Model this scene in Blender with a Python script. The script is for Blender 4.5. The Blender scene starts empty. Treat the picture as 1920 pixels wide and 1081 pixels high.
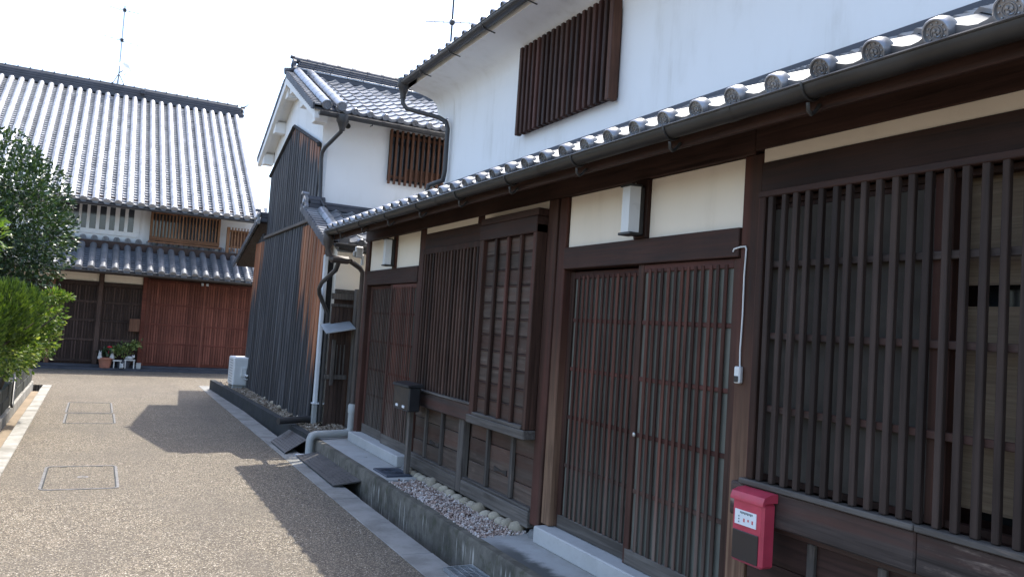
import bpy, math, random
from mathutils import Matrix, Vector, Euler, noise
random.seed(7)
rad = math.radians
S = bpy.context.scene
COL = S.collection

# ---------------------------------------------------------------- camera
cam_d = bpy.data.cameras.new('camera'); cam = bpy.data.objects.new('camera', cam_d); COL.objects.link(cam)
cam_d.sensor_width = 36; cam_d.lens = 36*1486/1920; cam_d.clip_start = .05; cam_d.clip_end = 2000
yaw, pitch, roll = rad(27.4014531), rad(2.96241759), rad(3.75713965)
fwd = Vector((math.sin(yaw)*math.cos(pitch), math.cos(yaw)*math.cos(pitch), math.sin(pitch)))
rt = Vector((math.cos(yaw), -math.sin(yaw), 0)); up = rt.cross(fwd)
r2 = math.cos(roll)*rt + math.sin(roll)*up; u2 = -math.sin(roll)*rt + math.cos(roll)*up
cam.matrix_world = Matrix(((r2.x, u2.x, -fwd.x, 0), (r2.y, u2.y, -fwd.y, 0), (r2.z, u2.z, -fwd.z, 1.65), (0, 0, 0, 1)))
S.camera = cam

# ---------------------------------------------------------------- light
SUN = Vector((.345, .27, 1)).normalized()
el = math.asin(SUN.z); az = math.atan2(SUN.x, SUN.y)
W = bpy.data.worlds.new('World'); S.world = W; W.use_nodes = True
nt = W.node_tree; bg = nt.nodes['Background']
sky = nt.nodes.new('ShaderNodeTexSky'); sky.sky_type = 'NISHITA'; sky.sun_disc = False
sky.sun_elevation = el; sky.sun_rotation = az; sky.dust_density = 2.5; sky.air_density = 1.0; sky.ozone_density = 1.0
nt.links.new(sky.outputs[0], bg.inputs[0]); bg.inputs[1].default_value = .15
sl = bpy.data.lights.new('sun', 'SUN'); sl.energy = 2.2; sl.angle = rad(.53); sl.color = (1, .94, .84)
so = bpy.data.objects.new('sun', sl); COL.objects.link(so); so.location = SUN*60
so.rotation_euler = (-SUN).to_track_quat('-Z', 'Y').to_euler()
S.view_settings.view_transform = 'Standard'; S.view_settings.look = 'None'
S.view_settings.gamma = 1; S.view_settings.use_curve_mapping = False
S.view_settings.exposure = 1.82
S.render.engine = 'CYCLES'

# ---------------------------------------------------------------- object helpers
WM = {}
def place(o, M, parent=None):
    """world matrix M, kept when parented"""
    o.matrix_basis = M
    WM[o.name] = M.copy()
    if parent is not None:
        o.parent = parent
        o.matrix_parent_inverse = WM[parent.name].inverted()
def tag(o, label=None, cat=None, group=None, kind=None):
    if label: o['label'] = label
    if cat: o['category'] = cat
    if group: o['group'] = group
    if kind: o['kind'] = kind
    return o
def thing(name, loc, label, cat, group=None):
    o = bpy.data.objects.new(name, None); COL.objects.link(o); o.empty_display_size = .2
    place(o, Matrix.Translation(Vector(loc)))
    return tag(o, label, cat, group)
def inst(src, M, parent, mat=None, name=None):
    o = src.copy(); COL.objects.link(o)
    if name: o.name = name
    o.parent = None; o.matrix_parent_inverse = Matrix.Identity(4)
    place(o, M, parent)
    return o
def T(x, y, z): return Matrix.Translation(Vector((x, y, z)))

class MB:
    def __init__(s): s.v = []; s.f = []
    def add(s, vs, fs):
        n = len(s.v); s.v += [tuple(v) for v in vs]; s.f += [tuple(i+n for i in f) for f in fs]; return s
    def box(s, x0, x1, y0, y1, z0, z1, c=0):
        if x0 > x1: x0, x1 = x1, x0
        if y0 > y1: y0, y1 = y1, y0
        if z0 > z1: z0, z1 = z1, z0
        if c <= 0:
            v = [(x, y, z) for x in (x0, x1) for y in (y0, y1) for z in (z0, z1)]
            return s.add(v, [(0,1,3,2),(4,6,7,5),(0,4,5,1),(2,3,7,6),(0,2,6,4),(1,5,7,3)])
        c = min(c, (x1-x0)*.45, (y1-y0)*.45, (z1-z0)*.45)
        v = []; idx = {}
        for i, x in enumerate((x0, x1)):
            for j, y in enumerate((y0, y1)):
                for k, z in enumerate((z0, z1)):
                    sx, sy, sz = (1, -1)[i], (1, -1)[j], (1, -1)[k]
                    idx[i,j,k,'x'] = len(v); v.append((x, y+sy*c, z+sz*c))
                    idx[i,j,k,'y'] = len(v); v.append((x+sx*c, y, z+sz*c))
                    idx[i,j,k,'z'] = len(v); v.append((x+sx*c, y+sy*c, z))
        f = []
        for a in (0, 1):
            q = [idx[a,0,0,'x'], idx[a,1,0,'x'], idx[a,1,1,'x'], idx[a,0,1,'x']]; f.append(q if a else q[::-1])
            q = [idx[0,a,0,'y'], idx[1,a,0,'y'], idx[1,a,1,'y'], idx[0,a,1,'y']]; f.append(q[::-1] if a else q)
            q = [idx[0,0,a,'z'], idx[1,0,a,'z'], idx[1,1,a,'z'], idx[0,1,a,'z']]; f.append(q if a else q[::-1])
        for a in (0, 1):
            for b in (0, 1):
                q = [idx[a,b,0,'x'], idx[a,b,0,'y'], idx[a,b,1,'y'], idx[a,b,1,'x']]; f.append(q if a != b else q[::-1])
                q = [idx[a,0,b,'x'], idx[a,1,b,'x'], idx[a,1,b,'z'], idx[a,0,b,'z']]; f.append(q if a != b else q[::-1])
                q = [idx[0,a,b,'y'], idx[0,a,b,'z'], idx[1,a,b,'z'], idx[1,a,b,'y']]; f.append(q if a != b else q[::-1])
        for i in (0,1):
            for j in (0,1):
                for k in (0,1):
                    q = [idx[i,j,k,'x'], idx[i,j,k,'y'], idx[i,j,k,'z']]; f.append(q if (i+j+k) % 2 else q[::-1])
        return s.add(v, f)
    def xf(s, M, start=0):
        for i in range(start, len(s.v)): s.v[i] = tuple(M @ Vector(s.v[i]))
        return s
    def tube(s, path, r, n=10, caps=True):
        P = [Vector(p) for p in path]; R = r if isinstance(r, (list, tuple)) else [r]*len(P)
        prev = None; rings = []
        for i, p in enumerate(P):
            d = ((P[i+1]-p) if i == 0 else (p-P[i-1]) if i == len(P)-1 else (P[i+1]-p).normalized()+(p-P[i-1]).normalized()).normalized()
            if prev is None:
                a = Vector((0,0,1)) if abs(d.z) < .9 else Vector((1,0,0)); x = d.cross(a).normalized()
            else:
                x = (prev - d*prev.dot(d)).normalized()
            prev = x; y = d.cross(x)
            k = 1.0
            if 0 < i < len(P)-1:
                cs = (P[i+1]-p).normalized().dot((p-P[i-1]).normalized()); k = 1/max(.6, math.sqrt((1+cs)/2))
            rings.append([p + (x*math.cos(t)+y*math.sin(t))*R[i]*(1 if k == 1 else (k+1)/2) for t in [2*math.pi*j/n for j in range(n)]])
        v = [q for rr in rings for q in rr]; f = []
        for i in range(len(P)-1):
            for j in range(n):
                f.append((i*n+j, i*n+(j+1)%n, (i+1)*n+(j+1)%n, (i+1)*n+j))
        if caps: f.append(tuple(range(n))[::-1]); f.append(tuple((len(P)-1)*n+j for j in range(n)))
        return s.add(v, f)
    def lathe(s, prof, n=16, M=None):
        v = [(r*math.cos(2*math.pi*j/n), r*math.sin(2*math.pi*j/n), z) for r, z in prof for j in range(n)]; f = []
        for i in range(len(prof)-1):
            for j in range(n): f.append((i*n+j, i*n+(j+1)%n, (i+1)*n+(j+1)%n, (i+1)*n+j))
        if M: v = [tuple(M @ Vector(q)) for q in v]
        return s.add(v, f)
    def prism(s, poly, axis, a0, a1):
        n = len(poly)
        def mk(p, a): return {'x': (a, p[0], p[1]), 'y': (p[0], a, p[1]), 'z': (p[0], p[1], a)}[axis]
        v = [mk(p, a0) for p in poly] + [mk(p, a1) for p in poly]
        f = [tuple(range(n))[::-1], tuple(range(n, 2*n))] + [(i, (i+1)%n, n+(i+1)%n, n+i) for i in range(n)]
        return s.add(v, f)
    def grid(s, fn, nu, nv, flip=False):
        v = [fn(i/nu, j/nv) for j in range(nv+1) for i in range(nu+1)]; f = []
        for j in range(nv):
            for i in range(nu):
                q = (j*(nu+1)+i, j*(nu+1)+i+1, (j+1)*(nu+1)+i+1, (j+1)*(nu+1)+i); f.append(q[::-1] if flip else q)
        return s.add(v, f)
    def build(s, name, mat, parent=None, smooth=None, center=True, M=None, fix=True):
        me = bpy.data.meshes.new(name)
        if center and M is None:
            xs = [v[0] for v in s.v]; ys = [v[1] for v in s.v]; zs = [v[2] for v in s.v]
            c = Vector(((min(xs)+max(xs))/2, (min(ys)+max(ys))/2, min(zs)))
        else: c = Vector((0,0,0))
        me.from_pydata([(v[0]-c.x, v[1]-c.y, v[2]-c.z) for v in s.v], [], s.f); me.update()
        if fix:
            import bmesh
            b = bmesh.new(); b.from_mesh(me); bmesh.ops.recalc_face_normals(b, faces=b.faces[:]); b.to_mesh(me); b.free()
        me.materials.append(mat)
        if smooth is not None:
            me.polygons.foreach_set('use_smooth', [True]*len(me.polygons))
            me.set_sharp_from_angle(angle=rad(smooth))
        o = bpy.data.objects.new(name, me); COL.objects.link(o)
        place(o, M if M is not None else Matrix.Translation(c), parent)
        return o

def box(name, mat, parent, x0, x1, y0, y1, z0, z1, c=.004):
    return MB().box(x0, x1, y0, y1, z0, z1, c).build(name, mat, parent, fix=False)

# ---------------------------------------------------------------- materials
def new_mat(name):
    m = bpy.data.materials.new(name); m.use_nodes = True
    t = m.node_tree; b = t.nodes['Principled BSDF']
    return m, t, b
class N:
    """tiny node helper"""
    def __init__(s, t): s.t = t
    def n(s, typ, **kw):
        x = s.t.nodes.new(typ)
        for k, v in kw.items(): setattr(x, k, v)
        return x
    def l(s, a, b): s.t.links.new(a, b)
    def pos(s): return s.n('ShaderNodeNewGeometry').outputs['Position']
    def scale(s, vec, sc):
        m = s.n('ShaderNodeVectorMath', operation='MULTIPLY'); s.l(vec, m.inputs[0]); m.inputs[1].default_value = sc; return m.outputs[0]
    def noise(s, vec, sc, det=4, ro=.55, dist=0):
        x = s.n('ShaderNodeTexNoise'); s.l(vec, x.inputs['Vector']); x.inputs['Scale'].default_value = sc
        x.inputs['Detail'].default_value = det; x.inputs['Roughness'].default_value = ro; x.inputs['Distortion'].default_value = dist
        return x.outputs['Fac']
    def ramp(s, fac, stops):
        r = s.n('ShaderNodeValToRGB'); s.l(fac, r.inputs[0]); e = r.color_ramp.elements
        e[0].position, e[0].color = stops[0][0], (*stops[0][1], 1); e[1].position, e[1].color = stops[-1][0], (*stops[-1][1], 1)
        for p, c in stops[1:-1]:
            q = e.new(p); q.color = (*c, 1)
        return r.outputs[0]
    def mr(s, v, a, b, c=0, d=1, sm=True):
        m = s.n('ShaderNodeMapRange'); m.interpolation_type = 'SMOOTHSTEP' if sm else 'LINEAR'
        s.l(v, m.inputs[0])
        for i, x in enumerate((a, b, c, d)): m.inputs[i+1].default_value = x
        return m.outputs[0]
    def math(s, op, a, b=None, c=None):
        m = s.n('ShaderNodeMath', operation=op)
        for i, x in enumerate((a, b, c)):
            if x is None: continue
            if isinstance(x, (int, float)): m.inputs[i].default_value = x
            else: s.l(x, m.inputs[i])
        return m.outputs[0]
    def mix(s, fac, a, b, typ='MIX'):
        m = s.n('ShaderNodeMix', data_type='RGBA', blend_type=typ)
        for i, x in ((0, fac), (6, a), (7, b)):
            if isinstance(x, (int, float)): m.inputs[i].default_value = x
            elif isinstance(x, tuple): m.inputs[i].default_value = (*x, 1)
            else: s.l(x, m.inputs[i])
        return m.outputs[2]
    def rnd(s): return s.n('ShaderNodeObjectInfo').outputs['Random']
    def bump(s, h, b, st=.3, d=.01, prev=None):
        x = s.n('ShaderNodeBump'); s.l(h, x.inputs['Height']); x.inputs['Strength'].default_value = st; x.inputs['Distance'].default_value = d
        if prev: s.l(prev, x.inputs['Normal'])
        s.l(x.outputs[0], b.inputs['Normal']); return x.outputs[0]
    def sep(s, v):
        x = s.n('ShaderNodeSeparateXYZ'); s.l(v, x.inputs[0]); return x.outputs

def wood(name, c1, c2, axis='z', rough=.6, rv=.35, worn=None, wornc=(.16,.14,.125), red=None, spec=.16, bump=.45, scuff=0):
    m, t, b = new_mat(name); h = N(t); p = h.pos()
    sc = {'z': (38, 38, 1.6), 'y': (38, 1.6, 38), 'x': (1.6, 38, 38)}[axis]
    rn = h.rnd()
    off = h.n('ShaderNodeCombineXYZ'); 
    for i in range(3): h.l(h.math('MULTIPLY', rn, 37.0+i*11), off.inputs[i])
    pv = h.n('ShaderNodeVectorMath', operation='ADD'); h.l(h.scale(p, sc), pv.inputs[0]); h.l(off.outputs[0], pv.inputs[1])
    g = h.noise(pv.outputs[0], 1.0, 7, .62, .6)
    big = h.noise(p, 2.1, 4, .6)
    col = h.ramp(g, [(.3, c1), (.5, tuple((a+q)/2 for a, q in zip(c1, c2))), (.72, c2)])
    if red:
        col = h.mix(h.mr(h.noise(h.scale(p, tuple(q*.25 for q in sc)), 1.0, 3), .42, .66, 0, 1), col, red)
    if scuff:
        q = {'z': (7, 7, 2.2), 'y': (7, 2.2, 9), 'x': (2.2, 7, 9)}[axis]
        col = h.mix(h.math('MULTIPLY', h.mr(h.noise(h.scale(p, q), 1, 6, .7), .57, .72, 0, scuff), h.mr(g, .42, .6, 0, 1)), col, (.26,.20,.165))
    if worn:
        z = h.sep(p)[2]
        f = h.math('ADD', z, h.math('MULTIPLY', h.math('SUBTRACT', g, .5), worn[2] if len(worn) > 2 else .5))
        f = h.math('ADD', f, h.math('MULTIPLY', h.math('SUBTRACT', big, .5), .35))
        fac = h.math('MULTIPLY', h.mr(f, worn[0], worn[1], 1, 0), h.mr(g, .3, .68, .25, 1))
        col = h.mix(fac, col, wornc)
    v = h.math('ADD', h.math('MULTIPLY', rn, 2*rv), 1-rv)
    v = h.math('MULTIPLY', v, h.mr(big, .25, .75, .75, 1.2, False))
    vv = h.n('ShaderNodeCombineXYZ')
    for i in range(3): h.l(v, vv.inputs[i])
    col = h.mix(1.0, col, vv.outputs[0], 'MULTIPLY')
    h.l(col, b.inputs['Base Color']); h.l(h.mr(g, .3, .7, rough-.1, rough+.15), b.inputs['Roughness'])
    b.inputs['Specular IOR Level'].default_value = spec
    h.bump(g, b, bump, .004)
    return m
def plain(name, c, rough=.5, metal=0, var=.12, sc=6, bump=.1, spec=.5, rv=0):
    m, t, b = new_mat(name); h = N(t); p = h.pos(); n = h.noise(p, sc, 5, .6)
    col = h.ramp(n, [(.3, tuple(x*(1-var) for x in c)), (.7, tuple(min(1, x*(1+var)) for x in c))])
    if rv:
        vv = h.n('ShaderNodeCombineXYZ'); v = h.math('ADD', h.math('MULTIPLY', h.rnd(), 2*rv), 1-rv)
        for i in range(3): h.l(v, vv.inputs[i])
        col = h.mix(1.0, col, vv.outputs[0], 'MULTIPLY')
    h.l(col, b.inputs['Base Color']); b.inputs['Metallic'].default_value = metal
    h.l(h.mr(n, .3, .7, rough-.05, rough+.06), b.inputs['Roughness']); b.inputs['Specular IOR Level'].default_value = spec
    if bump: h.bump(h.noise(p, sc*6, 4), b, bump, .003)
    return m
def plaster(name, c, dirty=(.55,.52,.46), amt=.35, spec=.2):
    m, t, b = new_mat(name); h = N(t); p = h.pos()
    n1 = h.noise(h.scale(p, (1, 1, .45)), 2.2, 6, .62); n2 = h.noise(h.scale(p, (9, 9, .9)), 1, 4, .6); n3 = h.noise(p, 60, 4, .6)
    f = h.math('MULTIPLY', h.math('MULTIPLY', h.mr(n1, .42, .75, 0, 1), h.mr(n2, .4, .72, .2, 1)), amt)
    col = h.mix(f, c, dirty)
    h.l(col, b.inputs['Base Color']); b.inputs['Roughness'].default_value = .85; b.inputs['Specular IOR Level'].default_value = spec
    h.bump(n3, b, .12, .003, h.bump(n1, b, .1, .03)); return m

WOOD_V = wood('dark_wood_vertical', (.021,.012,.0095), (.070,.038,.028), 'z', red=(.07,.031,.024))
WOOD_H = wood('dark_wood_horizontal', (.023,.0135,.0115), (.066,.036,.029), 'y', rv=.22)
WOOD_SLAT = wood('lattice_wood', (.026,.0145,.0112), (.085,.049,.037), 'z', rv=.42, worn=(.35, 1.25, .7), wornc=(.10,.085,.075))
WOOD_ESLAT = wood('window_lattice_wood', (.021,.0145,.0125), (.060,.042,.035), 'z', rv=.35)
WOOD_RED = wood('reddish_lattice_wood', (.036,.0145,.0105), (.12,.049,.035), 'z', rv=.5, worn=(.5, 1.1, .6), wornc=(.115,.09,.075))
WOOD_REDH = wood('reddish_rail_wood', (.04,.017,.0135), (.12,.05,.04), 'y', rv=.45, worn=(.55, 1.2, .3), wornc=(.10,.08,.065))
WOOD_POST = wood('weathered_post_wood', (.024,.0145,.0115), (.068,.036,.027), 'z', rv=.1, red=(.085,.035,.026), worn=(.6, 1.95, 1.0), wornc=(.27,.165,.105))
WOOD_GREYV = wood('grey_weathered_wood', (.045,.038,.034), (.13,.115,.102), 'z', rv=.25, scuff=.5)
WOOD_GREYH = wood('grey_weathered_beam', (.05,.042,.037), (.16,.145,.13), 'y', rv=.18, scuff=.6)
WOOD_DADO = wood('dado_board_wood', (.042,.030,.024), (.125,.096,.078), 'y', rv=.3, red=(.085,.05,.038), scuff=.45)
WOOD_SILL = wood('sill_beam_wood', (.028,.022,.020), (.085,.066,.058), 'y', rv=.15, red=(.075,.04,.032), scuff=.9)
WOOD_FARRED = wood('red_stained_wood', (.105,.036,.025), (.195,.072,.050), 'z', rv=.28)
WOOD_FARREDH = wood('red_stained_rail', (.075,.023,.016), (.15,.05,.034), 'x', rv=.28)
WOOD_FARDK = wood('brown_screen_wood', (.032,.021,.017), (.078,.050,.040), 'z', rv=.35)
WOOD_TAN = wood('tan_cedar_wood', (.17,.085,.045), (.33,.18,.10), 'z', rv=.2)
WOOD_TANH = wood('tan_cedar_rail', (.15,.075,.04), (.29,.15,.085), 'x', rv=.2)
WOOD_MID = wood('brown_cedar_slat', (.06,.028,.018), (.17,.085,.052), 'z', rv=.4)
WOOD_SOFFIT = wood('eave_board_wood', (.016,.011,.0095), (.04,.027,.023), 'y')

def charred():
    m, t, b = new_mat('charred_cedar_plank'); h = N(t); p = h.pos(); xyz = h.sep(p); rn = h.rnd()
    off = h.n('ShaderNodeCombineXYZ'); h.l(h.math('MULTIPLY', rn, 53), off.inputs[0]); h.l(h.math('MULTIPLY', rn, 31), off.inputs[2])
    pv = h.n('ShaderNodeVectorMath', operation='ADD'); h.l(h.scale(p, (17, 17, .8)), pv.inputs[0]); h.l(off.outputs[0], pv.inputs[1])
    g = h.noise(pv.outputs[0], 1, 7, .62, .4)
    char = h.ramp(g, [(.25, (.012,.0125,.014)), (.48, (.034,.035,.039)), (.62, (.075,.076,.08)), (.78, (.17,.17,.17))])
    bare = h.ramp(g, [(.28, (.15,.052,.025)), (.5, (.29,.115,.055)), (.75, (.48,.27,.15))])
    # the charring is lost under the small side roofs: the border follows the roof pitch and is ragged from board to board
    y, z = xyz[1], xyz[2]
    near = h.math('SUBTRACT', z, h.math('ADD', 1.15, h.math('MULTIPLY', h.math('SUBTRACT', y, 11.0), .7)))
    far = h.math('SUBTRACT', z, h.math('SUBTRACT', 2.45, h.math('MULTIPLY', h.math('SUBTRACT', y, 15.2), .55)))
    near = h.math('SUBTRACT', near, h.math('MULTIPLY', h.math('MAXIMUM', h.math('GREATER_THAN', y, 12.2), h.math('GREATER_THAN', z, 3.0)), 9))
    far = h.math('SUBTRACT', far, h.math('MULTIPLY', h.math('MAXIMUM', h.math('LESS_THAN', y, 15.3), h.math('GREATER_THAN', z, 3.0)), 9))
    edge = h.math('MAXIMUM', near, far)
    rag = h.math('ADD', h.math('MULTIPLY', h.math('SUBTRACT', rn, .5), .7), h.math('MULTIPLY', h.math('SUBTRACT', g, .5), 1.3))
    f = h.mr(h.math('ADD', edge, rag), -.2, .4, 0, 1)
    # upper gable boards: bare patches just under the verge trim
    gz = h.math('SUBTRACT', z, h.math('SUBTRACT', 4.72, h.math('MULTIPLY', h.math('ABSOLUTE', h.math('SUBTRACT', y, 13.45)), .36)))
    f2 = h.math('MULTIPLY', h.mr(h.math('ADD', gz, h.math('MULTIPLY', rag, .45)), -.16, .02, 0, .6), h.math('LESS_THAN', y, 13.6))
    col = h.mix(h.math('MAXIMUM', f, f2), char, bare)
    vv = h.n('ShaderNodeCombineXYZ'); vq = h.math('ADD', h.math('MULTIPLY', rn, .9), .55)
    for i in range(3): h.l(vq, vv.inputs[i])
    col = h.mix(1.0, col, vv.outputs[0], 'MULTIPLY')
    h.l(col, b.inputs['Base Color']); b.inputs['Roughness'].default_value = .72; b.inputs['Specular IOR Level'].default_value = .35
    h.bump(g, b, .5, .006); return m
CHAR = charred()
CHAR_TRIM = wood('charred_trim', (.012,.011,.011), (.045,.042,.042), 'y')

PLASTER = plaster('white_lime_plaster', (.81,.81,.80), (.54,.52,.47), .65)
CREAM = plaster('cream_plaster', (.82,.745,.63), (.55,.48,.38), .3)

def tile_mat(name, c=(.17,.18,.195), metal=.35, rough=.36, rv=.25):
    m, t, b = new_mat(name); h = N(t); p = h.pos(); n = h.noise(p, 3.5, 5, .6); n2 = h.noise(p, 40, 4, .6)
    col = h.ramp(n, [(.3, tuple(x*.75 for x in c)), (.7, tuple(x*1.25 for x in c))])
    col = h.mix(h.mr(n2, .62, .78, 0, .35), col, (.30,.29,.26))
    vv = h.n('ShaderNodeCombineXYZ'); v = h.math('ADD', h.math('MULTIPLY', h.rnd(), 2*rv), 1-rv)
    for i in range(3): h.l(v, vv.inputs[i])
    h.l(h.mix(1.0, col, vv.outputs[0], 'MULTIPLY'), b.inputs['Base Color'])
    b.inputs['Metallic'].default_value = metal; h.l(h.mr(n, .25, .75, rough-.05, rough+.08), b.inputs['Roughness'])
    h.bump(n2, b, .12, .003); return m
TILE = tile_mat('smoked_clay_tile', (.25,.26,.28), .55, .33, .2)
TILE_FAR = tile_mat('smoked_clay_tile_far', (.36,.37,.39), .6, .40, .17)
TILE_DK = tile_mat('dark_ridge_tile', (.058,.062,.075), .1, .6)
TILE_ST = tile_mat('smoked_clay_tile_storehouse', (.27,.28,.30), .45, .29, .18)
TILE_DISC = plain('eave_disc_clay', (.115,.115,.11), .65, 0, .3, 30, .3)

GUTTER = plain('dark_gutter_metal', (.038,.036,.034), .42, .25, .25, 5, .03)
PIPE_DK = plain('dark_downpipe', (.034,.033,.034), .42, 0, .25, 5, .03)
PIPE_BR = plain('brown_downpipe', (.055,.043,.038), .5, 0, .25, 5, .03)
PVC = plain('grey_pvc', (.34,.35,.34), .45, 0, .12, 5, .03)
PVC_W = plain('white_pvc', (.62,.64,.66), .4, 0, .08, 5, .02)
WHITEPL = plain('white_plastic', (.66,.67,.66), .4, 0, .05, 8, .02)
OPAL = plain('opal_lamp_cover', (.62,.64,.65), .3, 0, .04, 8, 0)
BLACKPL = plain('black_metal', (.018,.019,.022), .38, .0, .2, 8, .03)
RED = plain('red_mailbox_plastic', (.46,.045,.078), .42, 0, .14, 9, .03)
DKPANEL = plain('dark_brown_panel', (.028,.02,.018), .45, 0, .1, 9, .02)
PAPER = plain('paper_label', (.70,.72,.74), .6, 0, .03, 9, 0)
INK = plain('ink', (.16,.20,.22), .6, 0, 0, 9, 0)
INKR = plain('red_ink', (.55,.12,.12), .6, 0, 0, 9, 0)
STEEL = plain('checker_plate_steel', (.075,.072,.070), .5, .5, .3, 7, .3)
GRATE = plain('galvanised_grate', (.42,.45,.47), .4, .7, .15, 10, .05)
IRONLID = plain('drain_lid_iron', (.050,.062,.085), .5, .3, .25, 12, .2)
TERRA = plain('terracotta', (.30,.12,.075), .75, 0, .2, 12, .15)
STATUE = plain('white_ornament', (.46,.455,.44), .55, 0, .12, 18, .05)
FLOWER = plain('red_petals', (.55,.02,.035), .5, 0, .2, 20, 0)
BAMBOO_D = plain('dark_window_screen', (.075,.067,.058), .9, 0, .3, 4, .05, .1)
BRASS = plain('small_fitting_metal', (.5,.5,.5), .3, .8, .1, 9, 0)
BARK = plain('bark', (.065,.05,.038), .9, 0, .3, 14, .6)
CEDAR_LOUVER = None

def glassy(name, c, rough=.18, spec=.6):
    m, t, b = new_mat(name); h = N(t); p = h.pos(); n = h.noise(p, 3, 4)
    h.l(h.ramp(n, [(.3, tuple(x*.8 for x in c)), (.7, tuple(x*1.2 for x in c))]), b.inputs['Base Color'])
    b.inputs['Roughness'].default_value = rough; b.inputs['Specular IOR Level'].default_value = spec
    h.bump(h.noise(p, 8, 3), b, .05, .01); return m
FROST = glassy('frosted_door_glass', (.125,.127,.108), .5, .3)
GLASS_DK = glassy('dark_window_glass', (.018,.021,.024), .12)
GLASS_FAR = glassy('upper_window_glass', (.06,.065,.075), .1)

def blind():
    m, t, b = new_mat('reed_blind'); h = N(t); p = h.pos()
    w = h.noise(h.scale(p, (3, 3, 150)), 1, 3, .6); n = h.noise(h.scale(p, (2, 5, 25)), 1, 4)
    c = h.ramp(w, [(.3, (.075,.052,.03)), (.7, (.19,.14,.088))])
    h.l(h.mix(h.mr(n, .3, .7, 0, .5), c, (.13,.085,.05)), b.inputs['Base Color']); b.inputs['Roughness'].default_value = .7
    h.bump(w, b, .4, .003); return m
BLIND = blind()

def road(name='washed_aggregate_paving', k=1.03):
    m, t, b = new_mat(name); h = N(t); p = h.pos()
    vo = h.n('ShaderNodeTexVoronoi'); h.l(h.scale(p, (1, 1, .02)), vo.inputs['Vector']); vo.inputs['Scale'].default_value = 116
    cs = h.n('ShaderNodeSeparateColor'); h.l(vo.outputs['Color'], cs.inputs[0])
    c = h.ramp(cs.outputs[0], [(0, (.042,.035,.026)), (.22, (.098,.080,.058)), (.5, (.185,.155,.114)), (.75, (.27,.232,.177)), (.92, (.38,.335,.265)), (1, (.62,.58,.50))])
    gap = h.mr(vo.outputs['Distance'], .32, .62, 0, .75)
    c = h.mix(gap, c, (.045,.038,.032))
    big = h.noise(p, .8, 5, .6); mid = h.noise(p, 5, 5, .65)
    c = h.mix(h.mr(big, .38, .68, 0, .5), c, (.095,.083,.068))
    c = h.mix(h.mr(mid, .5, .75, 0, .3), c, (.21,.175,.14))
    # longitudinal tyre staining
    x = h.sep(p)[0]
    c = h.mix(h.math('MULTIPLY', h.mr(h.noise(h.scale(p, (2.2, .25, 1)), 1, 4), .5, .7, 0, 1), .22), c, (.075,.064,.056))
    c = h.mix(1.0, c, (k, k, k*.985), 'MULTIPLY')
    h.l(c, b.inputs['Base Color']); b.inputs['Roughness'].default_value = .78; b.inputs['Specular IOR Level'].default_value = .3
    hh = h.math('ADD', h.math('MULTIPLY', vo.outputs['Distance'], -1), h.math('MULTIPLY', cs.outputs[1], .3))
    h.bump(hh, b, .6, .006); return m
ROAD = road(); ROAD_LID = road('manhole_infill_aggregate', .97)
def concrete(name, c, dark, amt=.5, streak=False, moss=None):
    m, t, b = new_mat(name); h = N(t); p = h.pos()
    n1 = h.noise(p, 3, 6, .65); n2 = h.noise(p, 45, 5, .65); n3 = h.noise(p, 11, 5, .6)
    col = h.mix(h.math('MULTIPLY', h.mr(n1, .35, .7, 0, 1), amt), c, dark)
    col = h.mix(h.mr(n2, .55, .75, 0, .3), col, tuple(x*.6 for x in dark))
    if moss: col = h.mix(h.mr(n3, .5, .7, 0, .7), col, moss)
    if streak:
        s = h.noise(h.scale(p, (1, 7, 3)), 1, 6, .7); s2 = h.noise(h.scale(p, (1, 34, 1.6)), 1, 4, .6)
        col = h.mix(h.mr(s, .5, .72, 0, .75), col, (.045,.043,.038))
        z = h.sep(p)[2]
        col = h.mix(h.math('MULTIPLY', h.mr(s2, .60, .68, 0, .7), h.mr(z, .15, .08, 0, 1)), col, (.46,.44,.39))
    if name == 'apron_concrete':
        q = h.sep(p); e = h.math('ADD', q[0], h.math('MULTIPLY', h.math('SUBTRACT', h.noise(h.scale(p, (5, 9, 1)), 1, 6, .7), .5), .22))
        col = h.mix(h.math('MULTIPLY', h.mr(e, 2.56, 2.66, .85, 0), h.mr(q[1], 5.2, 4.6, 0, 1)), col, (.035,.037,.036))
        e2 = h.math('ADD', q[0], h.math('MULTIPLY', h.math('SUBTRACT', n3, .5), .2))
        col = h.mix(h.mr(e2, 2.70, 2.86, 0, .45), col, (.20,.185,.15))
    h.l(col, b.inputs['Base Color']); b.inputs['Roughness'].default_value = .85; b.inputs['Specular IOR Level'].default_value = .25
    h.bump(n2, b, .35, .004, h.bump(n3, b, .15, .01)); return m
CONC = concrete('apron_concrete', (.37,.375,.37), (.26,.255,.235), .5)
CONC_KERB = concrete('stained_kerb_concrete', (.15,.138,.115), (.045,.043,.034), .85, True, (.05,.052,.03))
CONC_BLK = concrete('dark_stained_kerb', (.045,.048,.05), (.02,.022,.024), .6, False, (.05,.055,.04))
CONC_STRIP = concrete('concrete_edge_strip', (.25,.25,.24), (.14,.138,.128), .85)
CONC_LT = concrete('pale_kerb_concrete', (.33,.32,.295), (.15,.145,.125), .75)
CONC_STONE = concrete('threshold_granite', (.44,.44,.43), (.32,.315,.30), .5)
BLOCK = concrete('old_wall_block', (.07,.073,.068), (.035,.037,.032), .7, False, (.06,.075,.04))
SAND = concrete('sandy_gutter_bed', (.25,.20,.145), (.15,.12,.085), .6)
EARTH = concrete('soil', (.12,.095,.07), (.07,.058,.045), .6)
PLINTH = concrete('dark_stone_plinth', (.06,.063,.075), (.03,.033,.042), .5)
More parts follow.
